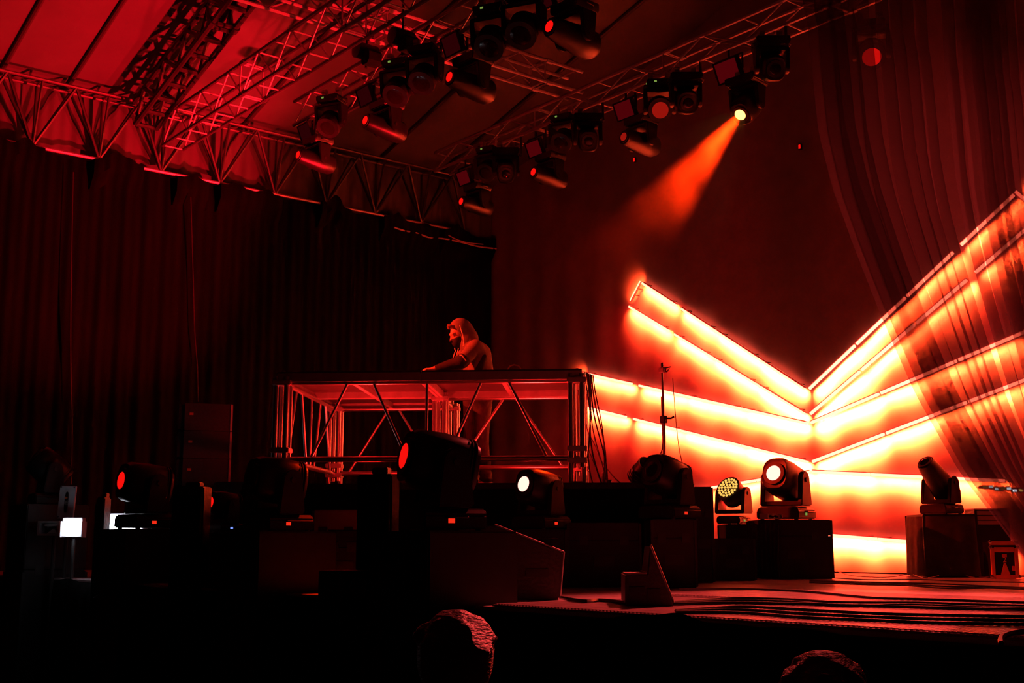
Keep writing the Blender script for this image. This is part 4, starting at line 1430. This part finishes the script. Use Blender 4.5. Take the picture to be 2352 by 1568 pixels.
def edge_y(z):
    if z >= EDGE[0][0]:
        return -7.95
    for (z0, y0), (z1_, y1_) in zip(EDGE[:-1], EDGE[1:]):
        if z1_ <= z <= z0:
            t = (z - z1_) / (z0 - z1_)
            return y1_ + (y0 - y1_) * t
    return EDGE[-1][1]


def net(u, v):
    z = 4.6 * (1 - v) + 0.05 * v
    y0 = edge_y(z)
    w = u * 26 + 0.6 * math.sin(u * 11) + 0.4 * math.sin(u * 29)
    amp = 0.062 + 0.022 * math.sin(u * 17 + 1)
    y1 = -4.4
    span = y1 - y0
    y = y0 + u * span + 0.030 * math.sin(2 * 2 * PI * w / 2 + 0.6 * math.sin(z)) * span / 3.4
    return (6.2 + amp * math.cos(2 * PI * w + 0.5 * math.sin(z * 1.3)), y, z)


cu = MB().grid(net, 520, 60).build('net_curtain', net_m)
tag(cu, 'sheer black net curtain swept aside at the right with the pattern showing through', 'curtain')

# ================================================================== PEOPLE
DJY = 12.15


def P(px, py, dd=0.0):
    return atD(px, py, DJY + dd)


dj_o = P(1105, 1112)
dj_o.z = RZ


def L(px, py, dd=0.0):
    return P(px, py, dd) - dj_o


dj = thing('person', 'dj in hooded top and dark face mask leaning over the booth, left arm reaching', 'person', dj_o)
lo, hi = (-0.75, -0.75, -0.02), (0.75, 0.75, 1.86)
# --- body
B = Field(lo, hi, 0.011)
pel, wai, che, nek = L(1098, 912), L(1103, 872), L(1093, 818), L(1074, 790)
hd = L(1057, 766)
zdir = Vector((0, 0, 1))
fwd = (-_R * 0.93 - _F * 0.36).normalized()      # facing: left, a little towards the camera
lat = Vector((fwd.y, -fwd.x, 0))
if lat.dot(_F) > 0:
    lat = -lat                                     # lat points to the camera side (his left)
for s in (-1, 1):
    B.cone(pel + lat * s * 0.07, wai + lat * s * 0.06, 0.10, 0.095, 0.05)
    B.cone(wai + lat * s * 0.06, che + lat * s * 0.09, 0.095, 0.105, 0.05)
B.cone(che, nek, 0.08, 0.055, 0.05)
B.cone(nek, hd, 0.055, 0.06, 0.03)
tiltM = Matrix((fwd, lat, zdir)).transposed()
down = R_(24)
f2, u2 = (fwd * math.cos(down) - zdir * math.sin(down)), (zdir * math.cos(down) + fwd * math.sin(down))
HM = Matrix((f2, lat, u2)).transposed()
hp = lambda a, b, c: hd + f2 * a + lat * b + u2 * c
B.ell(hd, (0.098, 0.078, 0.122), HM, 0.02)
B.ell(hp(0.055, 0, -0.065), (0.055, 0.055, 0.06), HM, 0.03)        # jaw
B.cone(hp(0.098, 0, 0.01), hp(0.118, 0, -0.028), 0.011, 0.016, 0.012)   # nose
B.ell(hp(0.09, 0, 0.028), (0.02, 0.06, 0.014), HM, 0.012)          # brow
for s in (-1, 1):
    B.ell(hp(0.103, s * 0.033, 0.008), (0.016, 0.018, 0.012), HM, 0, 'cut')   # eye sockets
    B.ell(hp(0.088, s * 0.033, 0.008), (0.012, 0.013, 0.011), HM, 0.004)      # eyes
    B.ell(hp(-0.005, s * 0.08, -0.01), (0.02, 0.012, 0.032), HM, 0.01)        # ears
shN, elN, wrN = L(1092, 798, -0.19), L(1061, 830, -0.27), L(1006, 846, -0.20)
shF, elF, wrF = L(1080, 796, 0.18), L(1052, 838, 0.24), L(1020, 846, 0.10)


def hand(F_, w, d, side, r=0.0105):
    d = d.normalized()
    c = w + d * 0.085
    F_.cone(w, w + d * 0.03, 0.026, 0.03, 0.01)
    for j in range(4):
        off = side * (0.030 - 0.020 * j)
        b0 = w + d * 0.035 + off * 0.7
        k0 = w + d * 0.095 + off
        F_.cone(b0, k0, 0.017, 0.014, 0.012)
        ln = (0.062, 0.072, 0.068, 0.052)[j]
        k1 = k0 + d * ln * 0.55 + zdir * 0.006
        k2 = k1 + d * ln * 0.40 - zdir * 0.016
        F_.cone(k0, k1, r, r, 0.003)
        F_.cone(k1, k2, r, r * 0.85, 0.003)
    t0 = w + d * 0.03 + side * 0.025
    t1 = t0 + side * 0.032 + d * 0.03 - zdir * 0.006
    F_.cone(t0, t1, 0.015, 0.012, 0.006)
    F_.cone(t1, t1 + d * 0.032 + side * 0.004, 0.012, 0.010, 0.003)


for sh, el, wr, sd in ((shN, elN, wrN, lat * -1), (shF, elF, wrF, lat)):
    B.cone(che + (sh - che) * 0.4, sh, 0.07, 0.058, 0.04)
    B.cone(sh, el, 0.052, 0.041, 0.02)
    B.cone(el, wr, 0.041, 0.027, 0.02)
    d = (wr - el).normalized() * 0.8 + fwd * 0.3
    d.z = -0.10
    hand(B, wr, d, sd)
hpN, knN, anN = L(1108, 922, -0.09), L(1106, 1008, -0.11), L(1117, 1094, -0.08)
hpF, knF, anF = L(1086, 922, 0.09), L(1081, 1010, 0.08), L(1090, 1094, 0.10)
anN.z = anF.z = 0.085
for h_, k_, a_ in ((hpN, knN, anN), (hpF, knF, anF)):
    B.cone(h_, k_, 0.082, 0.052, 0.04)
    B.cone(k_, a_, 0.052, 0.034, 0.02)
    B.cone(a_, a_ + fwd * 0.12 - zdir * 0.045, 0.036, 0.028, 0.02)
link('body', B.mesh('body', skin_m), dj)
# --- hooded top
H = Field(lo, hi, 0.011)
for s in (-1, 1):
    H.cone(L(1104, 900) + lat * s * 0.075, wai + lat * s * 0.07, 0.122, 0.118, 0.05)
    H.cone(wai + lat * s * 0.07, che + lat * s * 0.09, 0.118, 0.128, 0.05)
H.cone(che, nek, 0.115, 0.085, 0.05)
H.cone(nek, L(1076, 782), 0.09, 0.10, 0.04)
for sh, el in ((shN, elN), (shF, elF)):
    H.cone(che + (sh - che) * 0.4, sh, 0.095, 0.078, 0.05)
    H.cone(sh, el, 0.077, 0.068, 0.025)
for k in range(3):                                # sleeve and back creases
    c = sh + (el - sh) * (0.2 + 0.25 * k)
H.plane_keep(L(1104, 905), -zdir)
ho = H.mesh('hooded_top', hoodie_m)
hob = link('hooded_top', ho, dj)
# hood: shell round the head, open at the face
K = Field(hd - Vector((0.3, 0.3, 0.3)), hd + Vector((0.3, 0.3, 0.3)), 0.008)
K.ell(hp(-0.022, 0, 0.012), (0.128, 0.112, 0.146), HM, 0)
K.ell(hp(-0.075, 0, -0.075), (0.085, 0.105, 0.09), HM, 0.04)
K.cone(hp(-0.05, 0, -0.10), nek + zdir * 0.02, 0.09, 0.10, 0.05)
K.ell(hp(-0.012, 0, 0.0), (0.112, 0.096, 0.130), HM, 0, 'cut')
K.ell(hp(0.105, 0, -0.03), (0.098, 0.12, 0.165), HM, 0, 'cut')
link('hood', K.mesh('hood', hoodie_m), dj)
# dark sleeves from the elbow to the wrist, dark side panel
Sv = Field(lo, hi, 0.010)
for el, wr, sh in ((elN, wrN, shN), (elF, wrF, shF)):
    Sv.cone(el + (sh - el) * 0.12, el, 0.072, 0.068, 0.02)
    Sv.cone(el, wr, 0.066, 0.042, 0.02)
link('sleeves', Sv.mesh('sleeves', hoodie_dark), dj)
Sp = Field(lo, hi, 0.010)
sidep = lat * 0.150
Sp.cone(L(1097, 826) + lat * 0.19, L(1083, 872) + lat * 0.17, 0.034, 0.060, 0.03)
link('side_panel', Sp.mesh('side_panel', hoodie_dark), dj)
# mask and hair
Mk = Field(hd - Vector((0.25, 0.25, 0.25)), hd + Vector((0.25, 0.25, 0.25)), 0.007)
Mk.ell(hp(0.004, 0, 0), (0.104, 0.084, 0.126), HM, 0)
Mk.ell(hp(0.060, 0, -0.068), (0.062, 0.062, 0.066), HM, 0.03)
Mk.cone(hp(0.100, 0, -0.015), hp(0.122, 0, -0.032), 0.013, 0.019, 0.012)
Mk.plane_keep(hp(0, 0, -0.022), u2)
Mk.plane_keep(hp(-0.02, 0, 0), -f2)
link('face_mask', Mk.mesh('face_mask', mask_m), dj)
Hr = Field(hd - Vector((0.25, 0.25, 0.25)), hd + Vector((0.25, 0.25, 0.25)), 0.007)
Hr.ell(hp(-0.01, 0, 0.03), (0.102, 0.085, 0.108), HM, 0)
Hr.ell(hp(0.085, 0, -0.015), (0.075, 0.12, 0.095), HM, 0, 'cut')
rr = random.Random(3)
for k in range(16):
    b = -0.055 + 0.11 * k / 15
    p0 = hp(0.045, b, 0.112 - abs(b) * 0.5)
    Hr.cone(p0, hp(0.088 + rr.uniform(-0.012, 0.010), b * 1.05, 0.122 + rr.uniform(-0.012, 0.02) - abs(b) * 0.5), 0.017, 0.006, 0.006)
link('hair', Hr.mesh('hair', hair_m), dj)
# trousers and shoes
T = Field(lo, hi, 0.011)
for s in (-1, 1):
    T.cone(pel + lat * s * 0.07, L(1103, 895) + lat * s * 0.07, 0.115, 0.108, 0.04)
for h_, k_, a_ in ((hpN, knN, anN), (hpF, knF, anF)):
    T.cone(h_, k_, 0.100, 0.070, 0.04)
    T.cone(k_, a_ + zdir * 0.03, 0.070, 0.056, 0.02)
    for j in range(4):
        c = k_ + (a_ - k_) * (0.55 + 0.12 * j)
        T.ell(c, (0.066, 0.066, 0.018), None, 0.015)
T.plane_keep(L(1100, 890), zdir)
link('trousers', T.mesh('trousers', jeans_m), dj)
for a_ in (anN, anF):
    S2 = Field(a_ - Vector((0.3, 0.3, 0.15)), a_ + Vector((0.3, 0.3, 0.15)), 0.010)
    S2.cone(a_ - fwd * 0.05 - zdir * 0.035, a_ + fwd * 0.14 - zdir * 0.048, 0.045, 0.036, 0.02)
    S2.cone(a_ + zdir * 0.02, a_ - zdir * 0.03, 0.048, 0.05, 0.02)
    S2.plane_keep(Vector((0, 0, 0.002)), -zdir)
    link('shoe', S2.mesh('shoe', shoe_m), dj)
# pale piping: hood rim, sleeve band, back seam, drawstrings
def piping(pts, r=0.006):
    MB().path(pts, r, 6).build('piping', piping_m, dj)
piping([L(1056.5, 746, -0.135), L(1059, 756, -0.14), L(1062.5, 768, -0.14), L(1065, 780, -0.135), L(1065, 788, -0.13), L(1064, 795, -0.125)])
piping([L(1056, 815, -0.335), L(1061, 816, -0.35), L(1066, 822, -0.355), L(1071, 829, -0.345)])
piping([L(1113, 805, -0.12), L(1117, 822, -0.13), L(1121, 838, -0.13), L(1123.5, 850, -0.13), L(1124, 870, -0.12)])
piping([L(1044, 799, -0.07), L(1046, 806, -0.08), L(1043, 814, -0.10), L(1041, 821, -0.12)], 0.005)
piping([L(1053, 800, -0.12), L(1051, 808, -0.14), L(1048, 818, -0.15)], 0.005)

# people in the pit: seen from behind, only the hair rim catches light
def viewer(lab, px, py, D, rz, hw, hairmat):
    top = atD(px, py, D)
    o = Vector((top.x, top.y, GZ))
    Hh = top.z - GZ
    t = thing('person', lab, 'person', o, rz)
    k = Hh / 1.75
    F_ = Field((-0.42, -0.32, 0), (0.42, 0.32, Hh + 0.05), 0.02)
    V = lambda x, y, z: Vector((x * k, y * k, z * k))
    for s in (-1, 1):
        F_.cone(V(0.09 * s, 0, 0.92), V(0.10 * s, 0.01, 0.50), 0.095, 0.065)
        F_.cone(V(0.10 * s, 0.01, 0.50), V(0.10 * s, -0.01, 0.08), 0.065, 0.045)
        F_.cone(V(0.10 * s, -0.03, 0.05), V(0.11 * s, 0.14, 0.035), 0.045, 0.035)
        F_.cone(V(0.07 * s, 0, 0.95), V(0.10 * s, 0, 1.30), 0.12, 0.12, 0.06)
        F_.cone(V(0.06 * s, 0, 1.40), V(0.20 * s, 0, 1.40), 0.07, 0.065, 0.05)
        F_.cone(V(0.21 * s, 0, 1.38), V(0.27 * s, -0.02, 1.10), 0.056, 0.045)
        F_.cone(V(0.27 * s, -0.02, 1.10), V(0.24 * s, 0.12, 0.88), 0.043, 0.032)
        F_.ell(V(0.235 * s, 0.15, 0.83), (0.03, 0.04, 0.06))
    F_.cone(V(0, 0, 1.38), V(0, 0.01, 1.55), 0.065, 0.06, 0.04)
    F_.ell(V(0, 0.01, 1.63), (0.078 * hw, 0.098 * hw, 0.118), None, 0.02)
    link('body', F_.mesh('body', skin_m), t)
    J = Field((-0.45, -0.34, 0.0), (0.45, 0.34, Hh), 0.02)
    for s in (-1, 1):
        J.cone(V(0.07 * s, 0, 0.90), V(0.10 * s, 0, 1.32), 0.145, 0.135, 0.06)
        J.cone(V(0.06 * s, 0, 1.41), V(0.20 * s, 0, 1.39), 0.085, 0.085, 0.05)
        J.cone(V(0.21 * s, 0, 1.38), V(0.27 * s, -0.02, 1.10), 0.075, 0.062)
        J.cone(V(0.27 * s, -0.02, 1.10), V(0.245 * s, 0.10, 0.92), 0.06, 0.048)
    link('jacket', J.mesh('jacket', skirt_m), t)
    T_ = Field((-0.45, -0.34, 0.0), (0.45, 0.34, Hh), 0.02)
    for s in (-1, 1):
        T_.cone(V(0.09 * s, 0, 0.92), V(0.10 * s, 0.01, 0.50), 0.115, 0.085)
        T_.cone(V(0.10 * s, 0.01, 0.50), V(0.10 * s, -0.01, 0.10), 0.085, 0.065)
    link('trousers', T_.mesh('trousers', jeans_m), t)
    R2 = Field((-0.22, -0.22, Hh - 0.40), (0.22, 0.22, Hh + 0.06), 0.011)
    R2.ell(V(0, -0.008, 1.645), (0.092 * hw, 0.108 * hw, 0.108), None, 0)
    q = random.Random(int(px))
    for i in range(60):
        a, e = q.uniform(0, 2 * PI), q.uniform(0.15, 1.5)
        d = Vector((math.cos(a) * math.cos(e) * 0.9 * hw, math.sin(a) * math.cos(e) * 1.05 * hw, math.sin(e) * 1.05))
        c = V(0, -0.008, 1.645)
        R2.cone(c + d * 0.09, c + d * 0.102 + Vector((q.uniform(-1, 1), q.uniform(-1, 1), -0.3)) * 0.02, 0.022, 0.012, 0.012)
    R2.ell(V(0, 0.12, 1.58), (0.075 * hw, 0.07, 0.10), None, 0, 'cut')
    link('hair', R2.mesh('hair', hairmat), t)
    return t


viewer('dark-haired head of a spectator in the centre bottom foreground', 1045, 1418, 3.0, YAW + 0.2, 1.0, hair_dark)
viewer('curly-haired head of a spectator at the bottom right edge', 1890, 1522, 2.6, YAW - 0.1, 1.05, hair_dark)

# ================================================================== STAGE WASHES
# red wash for the canvas: two added floor washes, hidden from view, pointing at the left roof
bpy.context.view_layer.update()


def added_wash(lab, loc, tgt_, power, size, col=ROOF_COL, blend=0.6):
    t = thing('added_wash', lab, 'stage light', loc, 0)
    b = MB().box((0, 0, 0.05), (0.34, 0.22, 0.10)).build('base', plastic, t, bevel=0.01)
    d = (Vector(tgt_) - Vector(loc)).normalized()
    M = Matrix.Translation((0, 0, 0.26)) @ d.to_track_quat('-Y', 'Z').to_matrix().to_4x4()
    h = MB().lathe_y([(-0.12, 0.12), (-0.125, 0.14), (0.02, 0.13), (0.10, 0.08)], 20).build('head', plastic, t, M)
    MB().lathe_y([(-0.13, 0.05), (-0.128, 0.11), (-0.12, 0.115)], 20).build('lens', g_red, h)
    for s in (-1, 1):
        tube('yoke_arm', (s * 0.15, 0, 0.08), (s * 0.15, 0, 0.28), 0.018, plastic, t, 6)
    lamp('SPOT', t, aim((Vector((0, 0, 0.26)) + d * 0.18), Vector((0, 0, 0.26)) + d * 3), power, col, spot_size=R_(size), spot_blend=blend, shadow_soft_size=0.10)
    return t


added_wash('added red floor wash lamp hidden behind the riser', (-1.6, -3.6, 0.0), (-6.5, -8.2, 6.1), 9500, 56)
added_wash('added red floor wash lamp hidden behind the square case', Vector((atD(1850, 1320, 13.0).x, atD(1850, 1320, 13.0).y, 0.0)), (-5.0, -6.8, 6.4), 5000, 42)

# added front truss, out of view, with two added red spots on the dj
TFR = box_truss('lighting_truss', 'added unseen lighting truss above the audience side', (-6.0, -10.8, 5.8), (6.0, -10.8, 5.8), 0.30, 0.30, (0, 1, 0), alu_matt, bay=0.8)
for i, (loc, tg, pw) in enumerate((((-3.2, -10.65, 5.74), dj_o + Vector((0, 0, 1.5)), 6500), ((4.6, -10.65, 5.74), dj_o + Vector((0, 0, 1.3)), 350))):
    v = (Vector(tg) - Vector(loc)).normalized()
    moving_head('added red spot on the unseen front truss, %s' % ('house left', 'house right')[i], loc, 0.84, math.atan2(v.x, -v.y), math.degrees(math.asin(v.z)), 'profile', g_red, None, True,
                dict(power=pw, col=(1.0, 0.022, 0.006), spot_size=R_(13), spot_blend=0.5, shadow_soft_size=0.06), 'added front spots')

# wash seen as a blurred red spot through the net curtain; it lights the floor from behind
loc = onY(1996, 112, yC - 0.2)
loc = Vector((loc.x, yC - 0.16, loc.z + 0.30))
v = (Vector((6.3, -7.6, 0.0)) - loc).normalized()
moving_head('red wash head glimpsed through the upper net curtain', loc, 0.84, math.atan2(v.x, -v.y), math.degrees(math.asin(v.z)), 'wash', g_red, None, True,
            dict(power=5000, col=(1.0, 0.06, 0.055), spot_size=R_(44), spot_blend=0.7, shadow_soft_size=0.12), GC)

for px, py, lab in ((1457, 367, 'tiny red indicator light high on the backdrop left of the beam'), (1837, 337, 'tiny red indicator light high on the backdrop right of the beam')):
    q = onY(px, py, -0.03)
    t = thing('indicator_light', lab, 'lamp', q)
    bx('housing', (0, 0.01, 0), (0.05, 0.03, 0.08), steel_black, t, 0.004)
    MB().box((0, -0.008, 0), (0.03, 0.01, 0.055)).build('lens', g_red, t, bevel=0.003)

# ================================================================== HAZE LIT BY THE BEAM
def haze_mat():
    m = bpy.data.materials.new('haze')
    m.use_nodes = True
    nt = m.node_tree
    nt.nodes.remove(nt.nodes['Principled BSDF'])
    v = nt.nodes.new('ShaderNodeVolumeScatter')
    v.inputs['Anisotropy'].default_value = 0.35
    v.inputs['Color'].default_value = (1, 1, 1, 1)
    tc = nt.nodes.new('ShaderNodeTexCoord')
    nz = nt.nodes.new('ShaderNodeTexNoise')
    nz.inputs['Scale'].default_value = 2.2
    nz.inputs['Detail'].default_value = 3
    mr = nt.nodes.new('ShaderNodeMapRange')
    mr.inputs['From Min'].default_value = 0.38
    mr.inputs['From Max'].default_value = 0.66
    mr.inputs['To Min'].default_value = 0.05
    mr.inputs['To Max'].default_value = 0.42
    nt.links.new(tc.outputs['Object'], nz.inputs['Vector'])
    nt.links.new(nz.outputs['Fac'], mr.inputs[0])
    sx = nt.nodes.new('ShaderNodeSeparateXYZ')
    fall = nt.nodes.new('ShaderNodeMapRange')
    fall.interpolation_type = 'SMOOTHSTEP'
    fall.inputs['From Min'].default_value = 0.2
    fall.inputs['From Max'].default_value = 2.6
    fall.inputs['To Min'].default_value = 1.0
    fall.inputs['To Max'].default_value = 0.03
    mu = nt.nodes.new('ShaderNodeMath')
    mu.operation = 'MULTIPLY'
    nt.links.new(tc.outputs['Object'], sx.inputs[0])
    nt.links.new(sx.outputs['Y'], fall.inputs[0])
    nt.links.new(mr.outputs[0], mu.inputs[0])
    nt.links.new(fall.outputs[0], mu.inputs[1])
    nt.links.new(mu.outputs[0], v.inputs['Density'])
    nt.links.new(v.outputs[0], nt.nodes['Material Output'].inputs['Volume'])
    return m


hz0 = pb + dv * 0.02
hz = MB()
hz.lathe_y([(0.0, 0.10), (0.3, 0.22), (1.2, 0.50), (2.2, 0.82), (3.0, 0.85), (3.4, 0.5)], 20)
ho_ = hz.build('haze', haze_mat())
ho_.matrix_world = Matrix.Translation(hz0) @ dv.to_track_quat('Y', 'Z').to_matrix().to_4x4()
tag(ho_, 'drifting haze in the orange beam above the stage', 'haze', kind='stuff')
